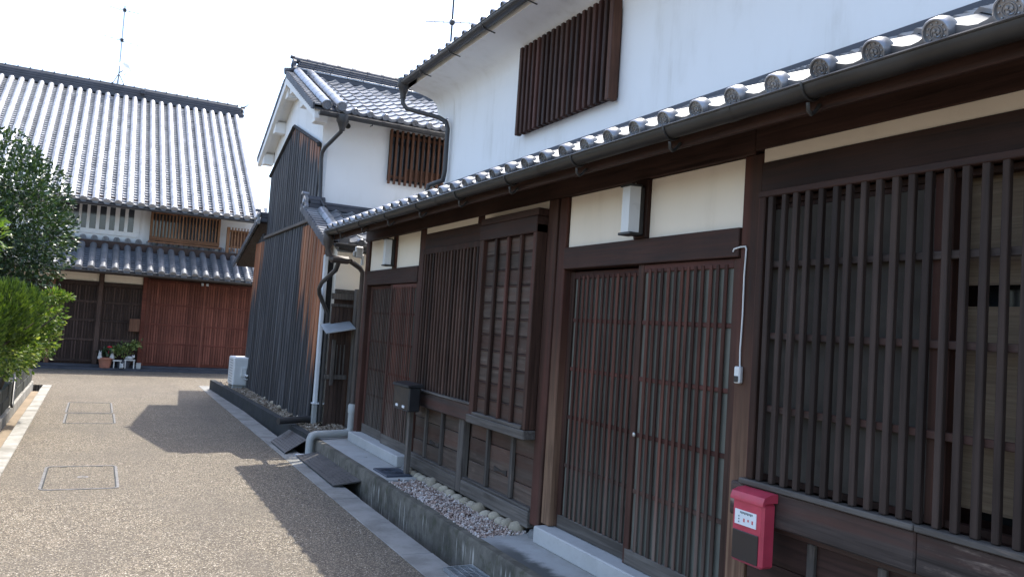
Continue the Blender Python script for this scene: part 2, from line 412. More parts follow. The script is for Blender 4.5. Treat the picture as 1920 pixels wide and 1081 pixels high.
FOOT = concrete('foundation_stone', (.20,.20,.195), (.09,.09,.088), .7)
def stone_mat(name, stops, rough=.8):
    m, t, b = new_mat(name); h = N(t); p = h.pos(); n = h.noise(p, 14, 5, .6)
    c = h.ramp(h.rnd(), stops)
    h.l(h.mix(h.mr(n, .4, .75, 0, .55), c, (.17,.145,.11)), b.inputs['Base Color']); b.inputs['Roughness'].default_value = rough
    h.bump(h.noise(p, 50, 4), b, .3, .004); return m
COBBLE = stone_mat('river_cobble', [(0, (.24,.20,.14)), (.35, (.33,.28,.20)), (.7, (.40,.35,.265)), (.88, (.30,.255,.19)), (1, (.12,.11,.095))])
def gravel_mat(name, stops):
    m, t, b = new_mat(name); h = N(t); p = h.pos()
    vo = h.n('ShaderNodeTexVoronoi'); h.l(p, vo.inputs['Vector']); vo.inputs['Scale'].default_value = 26
    cs = h.n('ShaderNodeSeparateColor'); h.l(vo.outputs['Color'], cs.inputs[0])
    h.l(h.ramp(cs.outputs[0], stops), b.inputs['Base Color']); b.inputs['Roughness'].default_value = .8
    h.bump(h.noise(p, 80, 3), b, .3, .003); return m
GRAVEL = gravel_mat('pink_white_gravel', [(0, (.16,.11,.09)), (.2, (.36,.26,.21)), (.5, (.47,.38,.33)), (.75, (.53,.46,.42)), (1, (.60,.57,.53))])
GRAVEL_B = gravel_mat('brown_gravel', [(0, (.08,.062,.045)), (.3, (.17,.13,.09)), (.7, (.25,.20,.145)), (1, (.40,.36,.30))])

def leafmat(name, stops, tr=.25, rough=.38):
    m, t, b = new_mat(name); h = N(t)
    at = h.n('ShaderNodeAttribute'); at.attribute_name = 'tint'
    c = h.ramp(at.outputs['Fac'], stops)
    h.l(c, b.inputs['Base Color']); b.inputs['Roughness'].default_value = rough
    tl = h.n('ShaderNodeBsdfTranslucent'); h.l(h.mix(1.0, c, (1.25,1.35,.55), 'MULTIPLY'), tl.inputs[0])
    mx = h.n('ShaderNodeMixShader'); mx.inputs[0].default_value = tr
    h.l(b.outputs[0], mx.inputs[1]); h.l(tl.outputs[0], mx.inputs[2])
    h.l(mx.outputs[0], t.nodes['Material Output'].inputs[0]); return m
LEAF_DK = leafmat('glossy_camellia_leaf', [(0, (.014,.030,.012)), (.5, (.028,.058,.022)), (.85, (.05,.09,.032)), (1, (.11,.16,.055))], .16, .30)
LEAF_BR = leafmat('juniper_foliage', [(0, (.025,.052,.011)), (.5, (.062,.11,.018)), (1, (.15,.21,.035))], .3, .6)
LEAF_LT = leafmat('light_hedge_leaf', [(0, (.04,.085,.015)), (.5, (.115,.19,.032)), (.85, (.24,.30,.07)), (1, (.40,.42,.15))], .38, .42)
LEAF_POT = leafmat('potted_leaf', [(0, (.03,.06,.015)), (.6, (.12,.17,.04)), (1, (.32,.36,.14))], .25, .45)

# ---------------------------------------------------------------- ground and lane (structure)
def struct(o): o['kind'] = 'structure'; return o
g = MB(); g.add([(-400,-400,-.34),(400,-400,-.34),(400,600,-.34),(-400,600,-.34)], [(0,1,2,3)]); struct(g.build('ground', EARTH, None))
rd = MB(); rd.box(-.668, 2.04, -12, 21.9, -.33, 0); rd.box(2.04, 2.3, 18.3, 21.9, -.33, 0); rd.box(2.3, 14, 17.75, 21.9, -.33, 0); rd.box(-14, -.668, 17.75, 21.9, -.33, 0)
struct(rd.build('lane', ROAD, None, fix=False))
# concrete strip beside the open channel, in cast lengths
strip = struct(MB().box(2.043, 2.295, -12, -.003, -.33, .002).build('edge_strip', CONC_STRIP, None, fix=False))
y = 0.0
while y < 18.2:
    box('strip_slab', CONC_STRIP, strip, 2.043+random.uniform(-.003,.003), 2.29+random.uniform(-.004,.006), y+.003, min(y+1.8, 18.29)-.003, -.33, .003+random.uniform(-.001,.002), .006); y += 1.8
ls = struct(MB().box(-.83, -.671, -12, 3.995, -.33, .004).build('pale_edge_strip', CONC_LT, None, fix=False))
y = 4.0
while y < 17.7:
    box('strip_slab', CONC_LT, ls, -.825+random.uniform(-.006,.006), -.672, y+.004, min(y+.6, 17.74)-.004, -.33, .006+random.uniform(-.002,.003), .008); y += .6
struct(MB().box(-.96, -.834, -12, 17.0, -.33, -.05).build('sandy_gutter', SAND, None, fix=False))
struct(MB().box(2.30, 2.415, -12, 18.2, -.335, -.27).build('channel_bed', CONC_BLK, None, fix=False))
# kerb on the left that carries the block wall
lk = struct(MB().box(-1.12, -.963, -12, 3.99, -.33, .10).build('garden_kerb', CONC_LT, None, fix=False))
y = 4.0
while y < 17.4:
    box('kerb_stone', CONC_LT, lk, -1.12, -.965+random.uniform(-.004,.004), y+.003, min(y+.9, 17.45)-.003, -.33, .10+random.uniform(-.004,.004), .01); y += .9
struct(MB().box(-9, -1.125, -12, 17.4, -.33, .30).build('garden_soil', EARTH, None, fix=False))

# apron in front of the dark house
ap = MB(); ap.box(2.50, 3.1, -3.5, 5.10, -.33, .18); ap.box(2.50, 3.1, 7.10, 9.75, -.33, .18)
ap.box(2.50, 3.1, 5.10, 7.10, -.33, .13)
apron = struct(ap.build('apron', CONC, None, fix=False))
kb = MB()
def kerbtop(u, v):
    y = -3.5 + u*13.25
    w = .003*noise.noise(Vector((y*1.7, 3, 0)))
    pr = [(2.43, -.33), (2.43, .165), (2.442, .182), (2.498, .184), (2.499, .12)]
    q = pr[min(4, int(round(v*4)))]
    return (q[0] + w*(1 if v < .6 else 0), y, q[1] + .0025*noise.noise(Vector((y*5, 1, 2))))
kb.grid(kerbtop, 130, 4)
kb.build('kerb_wall', CONC_KERB, apron, smooth=50)
# dark far kerb and its gravel bed beside the storehouse
k2 = MB(); k2.prism([(2.40, 9.85), (2.52, 9.85), (2.50, 17.9), (2.20, 17.9), (2.20, 16.3)], 'z', -.33, .02)
fk = struct(MB().prism([(2.185, 17.6), (2.285, 17.6), (2.50, 9.80), (2.40, 9.80)], 'z', -.33, .20).build('far_kerb', CONC_BLK, None))
fb = struct(MB().prism([(2.288, 17.6), (2.80, 17.6), (3.6, 13), (3.6, 9.80), (2.505, 9.80)], 'z', -.33, .17).build('gravel_bed', EARTH, None))

def pebble(seed, n=7):
    random.seed(seed); v = []
    ico = [(0,0,1),(.89,0,.45),(.28,.85,.45),(-.72,.53,.45),(-.72,-.53,.45),(.28,-.85,.45),(.72,.53,-.45),(-.28,.85,-.45),(-.89,0,-.45),(-.28,-.85,-.45),(.72,-.53,-.45),(0,0,-1)]
    f = [(0,1,2),(0,2,3),(0,3,4),(0,4,5),(0,5,1),(1,6,2),(2,7,3),(3,8,4),(4,9,5),(5,10,1),(6,7,2),(7,8,3),(8,9,4),(9,10,5),(10,6,1),(11,7,6),(11,8,7),(11,9,8),(11,10,9),(11,6,10)]
    return [tuple(c*random.uniform(.75,1.2) for c in p) for p in ico], f
PEB = [pebble(i) for i in range(10)]
def scatter(name, mat, pts, smin, smax, parent=None):
    b = MB()
    for (x, y, z) in pts:
        v, f = random.choice(PEB); s = random.uniform(smin, smax)
        M = T(x, y, z) @ Euler((random.uniform(0,6),random.uniform(0,6),random.uniform(0,6))).to_matrix().to_4x4() @ Matrix.Diagonal((s, s*random.uniform(.7,1), s*random.uniform(.55,.9), 1))
        b.add([M @ Vector(p) for p in v], f)
    o = b.build(name, mat, parent, smooth=60, fix=False); o['kind'] = 'stuff'; return o
random.seed(3)
pts = []
for i in range(7000):
    y = random.uniform(5.06, 7.12); x = random.uniform(2.49, 2.90)
    if y > 6.95 and random.random() > (7.12-y)/.2 : continue
    pts.append((x, y, .135 + random.random()*.05 + .012*noise.noise(Vector((x*6, y*4, 0)))))
tag(scatter('gravel', GRAVEL, pts, .006, .0145), 'pink and white gravel strip below the dark dado boards', 'gravel')
pts = []
for i in range(5200):
    y = random.uniform(10.0, 17.2); x = random.uniform(2.3, 2.95)
    if x < 2.30+.2*(17.6-y)/7.8: continue
    pts.append((x, y, .175 + max(0, x-2.45)*.12 + random.random()*.02))
tag(scatter('brown_gravel', GRAVEL_B, pts, .010, .024), 'brown gravel bed at the foot of the charred plank wall', 'gravel')
# river cobbles edging the gravel, along the ground sill
def cobble_mesh(i):
    random.seed(100+i); b = MB()
    a, c, d = random.uniform(.9,1.1), random.uniform(.8,1.05), random.uniform(.75,1)
    def fn(u, v):
        t, p = u*2*math.pi, (v-.5)*math.pi
        x, y, z = math.cos(p)*math.cos(t)*a, math.cos(p)*math.sin(t)*c, math.sin(p)*d
        k = 1 + .16*noise.noise(Vector((x*1.4+i*7, y*1.4, z*1.4)))
        sg = lambda q: math.copysign(abs(q)**.8, q)
        return (sg(x)*k, sg(y)*k, sg(z)*k)
    b.grid(fn, 10, 7); return b
COBS = [cobble_mesh(i).build('cobble', COBBLE, apron, smooth=180, M=T(2.85, 5+i*.01, -3)) for i in range(4)]
random.seed(5); y = 5.13; first = 0
while y < 7.45:
    w = random.uniform(.05, .085); s = w
    M = T(2.865+random.uniform(-.02,.012), y+w, .172+random.uniform(-.016,.014)) @ Matrix.Rotation(random.uniform(-.3,.3), 4, 'Z') @ Matrix.Diagonal((.058*random.uniform(.85,1.1), w*.98, .062*random.uniform(.85,1.1), 1))
    if first < 4: place(COBS[first], M, apron); first += 1
    else: inst(random.choice(COBS), M, apron)
    y += 2*w*.97
random.seed(6)
for i in range(5):
    yy = 11.2+i*.62+random.uniform(-.28,.28)
    M = T(2.62+random.uniform(-.03,.03), yy, .22) @ Matrix.Rotation(random.uniform(0,3), 4, 'Z') @ Matrix.Diagonal((.05*random.uniform(.7,1.2), .075*random.uniform(.6,1.3), .04, 1))
    inst(random.choice(COBS), M, fb)

# ================================================================ THE DARK TOWNHOUSE
TH = thing('townhouse', (5.5, 4.0, 0), 'long dark timber townhouse with lattice doors and white plaster upper storey along right of lane', 'house')
XF = 2.90
# solid body behind the timber front
bd = MB(); bd.box(3.10, 9, -3.4, 9.56, .18, 2.95); bd.build('wall', WOOD_V, TH); MB().box(3.12, 9, 9.565, 9.60, .2, 2.62).build('end_wall_bounce_face', PLASTER, TH, fix=False)  # unseen pale end face added to bounce light onto the annex wall
up_w = MB(); up_w.box(3.85, 9, -3.4, 9.55, 3.2, 5.0); UPW = up_w.build('upper_wall', PLASTER, TH, fix=False)
# posts
def post(y0, y1, z0, z1, mat=WOOD_V, x0=XF, x1=3.03, c=.006): return box('post', mat, TH, x0, x1, y0, y1, z0, z1, c)
post(9.462, 9.60, .22, 2.62); post(7.56, 7.73, .22, 2.62); post(4.925, 5.058, .26, 2.62, WOOD_V, 2.885); post(4.812, 4.92, .30, 2.62, WOOD_POST, 2.90)
post(2.942, 3.072, .29, 2.62, WOOD_POST); post(-.5, -.37, .29, 2.62)
for (y, x, s) in ((4.99, 2.93, .075), (7.64, 2.93, .085), (9.53, 2.93, .085)):
    MB().lathe([(s*1.15, .15), (s*1.1, .19), (s*.85, .225), (0, .226)], 8, T(x, y, 0)).build('foundation_stone', FOOT, TH, smooth=40)
# top beam, soffit, fascia
box('top_beam', WOOD_H, TH, 2.895, 3.03, 3.0, 9.64, 2.622, 2.80); box('top_beam', WOOD_H, TH, 2.895, 3.03, -3.4, 2.997, 2.638, 2.80)
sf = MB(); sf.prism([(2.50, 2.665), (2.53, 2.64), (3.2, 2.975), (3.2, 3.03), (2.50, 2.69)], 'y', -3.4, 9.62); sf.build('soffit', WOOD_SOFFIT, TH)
box('fascia', WOOD_H, TH, 2.478, 2.505, -3.4, 9.66, 2.60, 2.695, .003)
for i in range(30):
    yy = 9.5 - i*.455
    MB().prism([(2.515, 2.605), (2.515, 2.652), (3.0, 2.885), (3.0, 2.835)], 'y', yy-.03, yy+.03).build('rafter', WOOD_H, TH)
def panel(y0, y1, z0, z1): return box('plaster_panel', CREAM, TH, 2.925, 3.02, y0, y1, z0, z1, .002)
# bay A (far door)
box('lintel', WOOD_H, TH, 2.892, 3.02, 7.733, 9.458, 2.075, 2.248)
panel(8.585, 9.458, 2.25, 2.618); panel(7.735, 8.485, 2.25, 2.618); box('strut', WOOD_V, TH, 2.90, 3.01, 8.488, 8.582, 2.25, 2.618)
# bay B+C (lattice window and shutter box)
box('lintel', WOOD_H, TH, 2.892, 3.02, 5.062, 7.556, 2.40, 2.56)
[box('plaster_panel', CREAM, TH, 2.903, 3.02, a_, b_, 2.562, 2.621, .001) for a_, b_ in ((6.33, 7.555), (5.062, 6.19))]; box('strut', WOOD_V, TH, 2.90, 3.01, 6.193, 6.327, 2.563, 2.618)
# bay D
box('lintel', WOOD_H, TH, 2.888, 3.02, 3.075, 4.809, 2.10, 2.252)
panel(4.01, 4.808, 2.255, 2.618); panel(3.075, 3.88, 2.255, 2.618); box('strut', WOOD_V, TH, 2.897, 3.01, 3.883, 4.007, 2.255, 2.618)
# bay E
box('lintel', WOOD_H, TH, 2.89, 3.02, -.36, 2.938, 2.395, 2.565)
box('plaster_panel', CREAM, TH, 2.903, 3.02, -.36, 2.938, 2.566, 2.637, .001)
# threshold stones
box('threshold', CONC_STONE, TH, 2.81, 3.05, 7.72, 9.50, .178, .29, .008)
box('threshold', CONC_STONE, TH, 2.82, 3.05, 2.95, 4.88, .178, .295, .008)
box('threshold', CONC_STONE, TH, 2.86, 3.05, -3.4, 2.94, .178, .25, .008)

SLATC = {}
def slat(parent, mat, x0, x1, yc, w, z0, z1, name='slat', c=.004, jit=0, axis='y'):
    """vertical lattice bar; equal bars share one mesh"""
    key = (round(x1-x0,4), round(w,4), round(z1-z0,3), mat.name, name, axis)
    j = random.uniform(-jit, jit)
    if axis == 'y': M = T((x0+x1)/2, yc+j, z0) @ Matrix.Rotation(random.uniform(-.002,.002), 4, 'X') @ Matrix.Diagonal((1, random.uniform(.93,1.07), 1, 1))
    else: M = T(yc+j, (x0+x1)/2, z0) @ Matrix.Diagonal((random.uniform(.93,1.07), 1, 1, 1))
    if key in SLATC: return inst(SLATC[key], M, parent)
    d = x1-x0
    m = MB().box(-d/2, d/2, -w/2, w/2, 0, z1-z0, c) if axis == 'y' else MB().box(-w/2, w/2, -d/2, d/2, 0, z1-z0, c)
    o = m.build(name, mat, parent, M=M, fix=False); SLATC[key] = o; return o

def lattice_door(y0, y1, x, z0, z1, kick, rails, n, frame=WOOD_V, smat=WOOD_RED, rmat=WOOD_REDH, sw=.026, glass=FROST, label=None):
    """sliding lattice door leaf: frame + glass behind + slats + rails"""
    fr = MB(); st = .055
    D = MB().box(x, x+.035, y0, y0+st, z0, z1, .003).box(x, x+.035, y1-st, y1, z0, z1, .003).build('lattice_door', frame, TH, fix=False)
    if label: D['label'] = label
    box('top_rail', rmat, D, x+.003, x+.033, y0+st, y1-st, z1-.05, z1-.001, .003)
    box('kick_board', WOOD_GREYH, D, x-.002, x+.034, y0+st*.3, y1-st*.3, z0+.001, kick, .004)
    box('glass_pane', glass, D, x+.0175, x+.030, y0+st, y1-st, kick, z1-.05, 0)
    for r in rails: box('rail', rmat, D, x+.008, x+.017, y0+st, y1-st, r-.013, r+.013, .002)
    p = (y1-y0-2*st)/(n+1)
    for i in range(n): slat(D, smat, x-.002, x+.0075, y0+st+p*(i+1), sw, kick, z1-.03, jit=.002, c=.002)
    return D
random.seed(11)
RA = (1.74, 1.405, 1.07, .765)
dA1 = lattice_door(8.53, 9.455, 2.955, .292, 2.07, .40, RA, 13, smat=WOOD_SLAT, sw=.024)
dA2 = lattice_door(7.735, 8.60, 2.915, .292, 2.07, .40, RA, 13, smat=WOOD_RED, sw=.024)
RD = (1.745, 1.405, 1.07, .735)
dD1 = lattice_door(3.93, 4.808, 2.955, .297, 2.085, .39, RD, 12, smat=WOOD_RED, sw=.025)
dD2 = lattice_door(3.076, 3.955, 2.915, .297, 2.097, .39, RD, 12, smat=WOOD_RED, sw=.025)
MB().lathe([(.013, 0), (.013, .008), (.006, .011), (0, .011)], 10, T(2.914, 3.90, 1.07) @ Matrix.Rotation(-math.pi/2, 4, 'Y')).build('key_plate', BRASS, dD2, smooth=40)
# window B: fine lattice
WB = MB().box(2.862, 2.90, 6.05, 6.10, 1.0, 2.398, .003).box(2.862, 2.90, 7.50, 7.555, 1.0, 2.398, .003).box(2.862, 2.90, 6.10, 7.50, 2.345, 2.398, .003).build('lattice_window', WOOD_V, TH, fix=False)
box('dark_screen', BAMBOO_D, WB, 2.93, 2.95, 6.10, 7.50, 1.0, 2.345, 0)
for r in (2.05, 1.685, 1.345): box('rail', WOOD_H, WB, 2.882, 2.899, 6.10, 7.50, r-.016, r+.016, .003)
random.seed(12)
for i in range(19): slat(WB, WOOD_SLAT, 2.862, 2.884, 6.14+i*.0735, .026, 1.0, 2.35, jit=.003)
box('sill_beam', WOOD_SILL, TH, 2.83, 3.02, 6.03, 7.56, .855, .998, .008)
box('sill_cap', WOOD_GREYH, TH, 2.815, 2.86, 6.04, 7.555, .999, 1.016, .003)
# shutter box C
SC = MB().box(2.865, 2.89, 5.10, 5.98, .93, 2.44, .002).box(2.80, 2.89, 5.062, 5.115, .93, 2.44, .004).box(2.80, 2.89, 5.965, 6.045, .93, 2.44, .004).build('shutter_box', WOOD_V, TH, fix=False)
box('top_rail', WOOD_H, SC, 2.795, 2.89, 5.062, 6.045, 2.375, 2.50, .005)
box('head_rail', WOOD_H, SC, 2.803, 2.89, 5.062, 6.045, 2.503, 2.558, .004)
box('bottom_rail', WOOD_GREYH, SC, 2.785, 2.89, 5.05, 6.06, .86, .928, .006)
box('bottom_ledge', WOOD_GREYH, SC, 2.79, 2.84, 5.115, 5.965, .93, .955, .004)
random.seed(13); z = .955; k = 0
while z < 2.37:
    z1 = min(z+.129, 2.374)
    o = box('clapboard', WOOD_GREYV if False else WOOD_DADO, SC, 2.838, 2.862, 5.115, 5.965, z, z1-.002, .003)
    box('clapboard_lip', WOOD_H, SC, 2.830, 2.839, 5.115, 5.965, z1-.014, z1-.003, .002)
    z = z1+.001; k += 1
for yy in (5.325, 5.535, 5.748): slat(SC, WOOD_V, 2.806, 2.832, yy, .034, .955, 2.375, 'stile')
# dado below B + C
DD = MB().box(2.94, 3.02, 5.06, 7.56, .35, .86).build('dado', WOOD_DADO, TH, fix=False)
random.seed(14)
ys = [5.06, 5.40, 5.83, 6.21, 6.41, 6.80, 7.20, 7.56]
for a, b_ in zip(ys[:-1], ys[1:]):
    zz = [.36, .525+random.uniform(-.03,.03), .70+random.uniform(-.03,.03), .858]
    if b_-a < .25: continue
    for z0, z1 in zip(zz[:-1], zz[1:]):
        tl = random.uniform(-.006, .006)
        box('board', WOOD_DADO, DD, 2.915+tl, 2.94, a+.004, b_-.004, z0+.002, z1-.002, .004)
for yy in (5.40, 5.83, 6.80, 7.20): slat(DD, WOOD_GREYV, 2.882, 2.914, yy, .038, .37, .856, 'batten')
slat(DD, WOOD_GREYV, 2.862, 2.93, 6.31, .10, .23, .857, 'stud', .006)
box('ground_sill', WOOD_GREYH, TH, 2.865, 3.02, 5.06, 6.255, .225, .345, .007)
box('ground_sill', WOOD_GREYH, TH, 2.865, 3.02, 6.365, 7.556, .225, .345, .007)
box('sill_cap', WOOD_GREYH, TH, 2.875, 2.96, 5.06, 6.255, .346, .368, .004)
box('sill_cap', WOOD_GREYH, TH, 2.875, 2.96, 6.365, 7.556, .346, .368, .004)
# bow-tie vent cut-outs showing black
for (yc, zc) in ((6.99, .53), (5.61, .535)):
    MB().prism([(yc-.11, zc+.022), (yc, zc+.005), (yc+.11, zc+.022), (yc+.11, zc-.02), (yc, zc-.005), (yc-.11, zc-.018)], 'x', 2.9055, 2.93).build('vent_slot', BLACKPL, DD)
# window E: heavy projecting lattice
WE = MB().box(2.85, 2.888, -.31, 2.82, 1.022, 1.05, .002).box(2.85, 2.888, -.31, 2.82, 2.335, 2.361, .002).box(2.79, 2.89, 2.805, 2.845, 1.02, 2.39, .004).box(2.79, 2.89, -.36, -.30, 1.02, 2.39, .004).build('projecting_lattice_window', WOOD_V, TH, fix=False)
box('side_jamb', WOOD_V, WE, 2.875, 2.905, 2.846, 2.935, 1.0, 2.39, .004)
box('head_rail', WOOD_H, WE, 2.785, 2.83, -.36, 2.845, 2.362, 2.394, .004)
random.seed(15)
for i in range(42):
    slat(WE, WOOD_ESLAT, 2.79, 2.816, 2.768-i*.0735, .028, 1.022, 2.364, jit=.002, c=.003)
for r in (2.04, 1.70, 1.36): 
    box('rail', WOOD_SILL, WE, 2.818, 2.838, 1.96, 2.805, r-.016, r+.016, .003); box('rail', WOOD_SILL, WE, 2.818, 2.838, -.30, 1.956, r-.017, r+.015, .003)
slat(WE, WOOD_V, 2.84, 2.885, 1.925, .075, 1.022, 2.362, 'stile')
box('dark_screen', BAMBOO_D, WE, 2.858, 2.866, 1.965, 2.80, 1.052, 2.31, 0)
box('window_frame', WOOD_V, WE, 2.86, 2.87, 1.965, 2.80, 2.311, 2.334, .003)
box('glass_pane', GLASS_DK, WE, 3.03, 3.036, -.30, 1.888, 1.05, 2.36, 0)
box('reed_blind', BLIND, WE, 2.915, 2.922, -.25, 1.885, 1.93, 2.34, 0)
box('reed_blind', BLIND, WE, 2.915, 2.922, -.25, 1.885, 1.10, 1.85, 0)
box('sill_beam', WOOD_SILL, TH, 2.785, 3.02, 1.956, 2.94, .835, .994, .008)
box('sill_beam', WOOD_SILL, TH, 2.785, 3.02, -.5, 1.953, .835, .994, .008)
box('sill_cap', WOOD_GREYH, TH, 2.768, 2.83, 1.957, 2.87, .995, 1.02, .004); box('sill_cap', WOOD_GREYH, TH, 2.768, 2.83, -.5, 1.953, .995, 1.02, .004)
DE = MB().box(2.93, 3.02, -.5, 2.93, .25, .83).build('dado', WOOD_H, TH, fix=False)
for z0, z1 in ((.255, .44), (.443, .63), (.633, .79)): box('board', WOOD_H, DE, 2.90, 2.93, -.48, 2.92, z0, z1, .004)
box('rail', WOOD_SILL, DE, 2.87, 2.93, -.48, 2.93, .792, .833, .004)
for yy in (.2, .85, 1.5, 2.16, 2.52): slat(DE, WOOD_GREYV, 2.875, 2.90, yy, .04, .26, .79, 'batten')
# wall continuing behind the camera position
box('wall_boards', WOOD_V, TH, 2.93, 3.09, -3.4, -.51, .25, 2.62, .004)

# ---- roof tiles
def s_profile(u, w):
    """bridged pantile: narrow roll then wide trough"""
    r = .20*w
    if u < r: return .013*math.sin(math.pi*u/r)
    return -.034*math.sin(math.pi*(u-r)/(w-r))
TW, TE, TL, TT = .2365, .235, .275, .018
def tile_mb(eave=False, w=TW, L=TL, nu=9):
    b = MB(); us = [0, .10, .20] + [.20+.80*i/6 for i in range(1, 7)]
    us = [u*w for u in us] + [w*1.03]
    def pz(u): return s_profile(min(u, w), w)
    n = len(us)
    top = [(u, v, pz(u)+(.024 if v == 0 else 0)) for v in (0, L) for u in us]
    bot = [(u, v, z-TT) for u, v, z in top]
    f = []
    for i in range(n-1):
        f.append((i, i+1, n+i+1, n+i)); f.append((2*n+i+1, 2*n+i, 3*n+i, 3*n+i+1)); f.append((i+1, i, 2*n+i, 2*n+i+1))
    f.append((0, n, 3*n, 2*n)); f.append((n-1, 2*n-1+2*n-n, 0, 0)[:0] or (n-1, 2*n+n-1, 3*n+n-1, 2*n-1))
    b.add(top+bot, f)
    if eave:
        # hanging lip that follows the trough
        fr = [(u, -.004, pz(u)+.022) for u in us[2:]]; lo = [(u, -.004, pz(u)+.022-.034-.012*math.sin(math.pi*(u-us[2])/(us[-1]-us[2]))) for u in us[2:]]
        fb_ = [(x, .016, z) for x, _, z in fr]; lb = [(x, .016, z) for x, _, z in lo]; m = len(fr)
        ff = []
        for i in range(m-1):
            ff += [(i, m+i, m+i+1, i+1), (m+i, 3*m+i, 3*m+i+1, m+i+1), (2*m+i+1, 3*m+i+1, 3*m+i, 2*m+i)]
        b.add(fr+lo+fb_+lb, ff)
        cu = .10*w
        R = Matrix.Translation((cu, 0, .004)) @ Matrix.Rotation(math.pi/2, 4, 'X')
        b.lathe([(.030, -.045), (.046, -.02), (.050, .0), (.050, .034), (.046, .040), (.041, .040), (.038, .030), (.024, .030), (.0235, .034), (.0215, .034), (.021, .030), (0, .030)], 18, R)
        for k in range(10):
            a = 2*math.pi*k/10
            b.lathe([(.0042, .029), (.0034, .034), (0, .0355)], 6, R @ Matrix.Translation((.031*math.cos(a), .031*math.sin(a), 0)))
        for k in range(3):      # three-comma crest
            a = 2*math.pi*k/3
            b.lathe([(.0068, .029), (.0055, .036), (0, .037)], 7, R @ Matrix.Translation((.0085*math.cos(a), .0085*math.sin(a), 0)))
            b.tube([R @ Vector((q*math.cos(a+t), q*math.sin(a+t), .031)) for t, q in ((0, .011), (.5, .014), (1.0, .0165), (1.5, .0175))], [.0045, .0036, .0025, .0012], 5, False)
    return b
def tiled(roof, M0, ncol, nrow, w=TW, eave=True, mat=TILE, exposure=TE, skip=None, namet='roof_tile', namee='eave_tile'):
    """individual tiles on the slope frame M0 (x along the eave, y up the slope, z off the roof)"""
    pt = pe = None
    for r in range(nrow):
        for c in range(ncol):
            if skip and skip(c, r): continue
            M = M0 @ T(c*w, r*exposure, random.uniform(-.002,.002)) @ Matrix.Rotation(random.uniform(-.006,.006), 4, 'Z')
            if r == 0 and eave:
                if pe is None: pe = tile_mb(True, w).build(namee, mat, roof, smooth=35, M=M, fix=False)
                else: inst(pe, M, roof)
            else:
                if pt is None: pt = tile_mb(False, w).build(namet, mat, roof, smooth=35, M=M, fix=False)
                else: inst(pt, M, roof)
def joined_tiles(name, roof, M0, c0, ncol, r0, nrow, w=TW, mat=TILE, exposure=TE):
    b = MB(); t = tile_mb(False, w)
    for r in range(r0, r0+nrow):
        for c in range(c0, c0+ncol):
            M = M0 @ T(c*w, r*exposure, random.uniform(-.002,.002)); b.add([M @ Vector(v) for v in t.v], t.f)
    o = b.build(name, mat, roof, smooth=35, fix=False); o['kind'] = 'stuff'; return o
RZ = Matrix.Rotation(-math.pi/2, 4, 'Z')      # x -> -y (towards the camera), y -> +x (up the slope)
# lower pent roof: eave disc centres at y = 1.419 + .2365 k, x 2.40, z 2.73
a_l = math.atan(.47)
random.seed(21)
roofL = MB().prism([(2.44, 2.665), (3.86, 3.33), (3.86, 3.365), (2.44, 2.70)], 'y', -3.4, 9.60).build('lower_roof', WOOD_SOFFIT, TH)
ytop = 1.419 + .2365*34 + .125*TW
M_L = T(2.405, ytop, 2.728) @ RZ @ Matrix.Rotation(a_l, 4, 'X')
tiled(roofL, M_L, 38, 7)
joined_tiles('tile_field', roofL, M_L, 38, 16, 0, 7)
# verge closing tile row at far end and flashing at the wall
for r in range(6):
    M = M_L @ T(-.09, r*TE, .02)
    MB().box(0, .085, 0, .27, -.05, .035, .012).build('verge_tile', TILE, roofL, M=M, fix=False)
box('flashing', TILE_DK, roofL, 3.80, 3.848, -3.4, 9.55, 3.40, 3.455, .004)
# gutter with brackets
def half_pipe(p0, p1, r, n=9, th=.004):
    b = MB(); p0, p1 = Vector(p0), Vector(p1); d = (p1-p0).normalized(); x = d.cross(Vector((0,0,1))).normalized()
    def ring(p, rr): return [p + x*math.cos(t)*rr + Vector((0,0,1))*math.sin(t)*rr for t in [math.pi + math.pi*i/n for i in range(n+1)]]
    A, B, C, D_ = ring(p0, r), ring(p1, r), ring(p0, r-th), ring(p1, r-th); m = n+1; f = []
    for i in range(n): f += [(i, i+1, m+i+1, m+i), (2*m+i+1, 2*m+i, 3*m+i, 3*m+i+1)]
    for i in (0, n): f.append((i, m+i, 3*m+i, 2*m+i))
    f.append(tuple(range(m))); f.append(tuple(m+i for i in range(m))[::-1])
    b.add(A+B+C+D_, f)
    b.tube([A[0], B[0]], .006, 6); b.tube([A[-1], B[-1]], .006, 6)
    return b
GL = half_pipe((2.405, 9.62, 2.688), (2.405, -3.4, 2.672), .052).build('gutter', GUTTER, TH, smooth=40)
for i in range(14):
    yy = 9.02 - .852*i
    pts_ = [(2.405+.056*math.cos(t), yy, 2.678+.056*math.sin(t)) for t in [math.pi*(.98+1.04*j/10) for j in range(11)]]
    MB().tube([(2.405, yy+.012, 2.615), (2.408, yy+.012, 2.585), (2.425, yy+.012, 2.572), (2.445, yy+.012, 2.585), (2.47, yy+.012, 2.62)], .008, 6).build('gutter_hook', GUTTER, GL, smooth=50)
    MB().tube(pts_ + [(2.49, yy, 2.64)], .006, 6).build('gutter_bracket', GUTTER, GL, smooth=40)
    if i % 2 == 0:
        pts_ = [(2.405+.0545*math.cos(t), 2.680+.0545*math.sin(t)) for t in [math.pi*(1+j/10) for j in range(11)]]
        q = MB(); q.grid(lambda u, v: (pts_[int(round(u*10))][0], yy+.43-.03+.06*v, pts_[int(round(u*10))][1]), 10, 1); q.build('gutter_joint', GUTTER, GL, smooth=60)
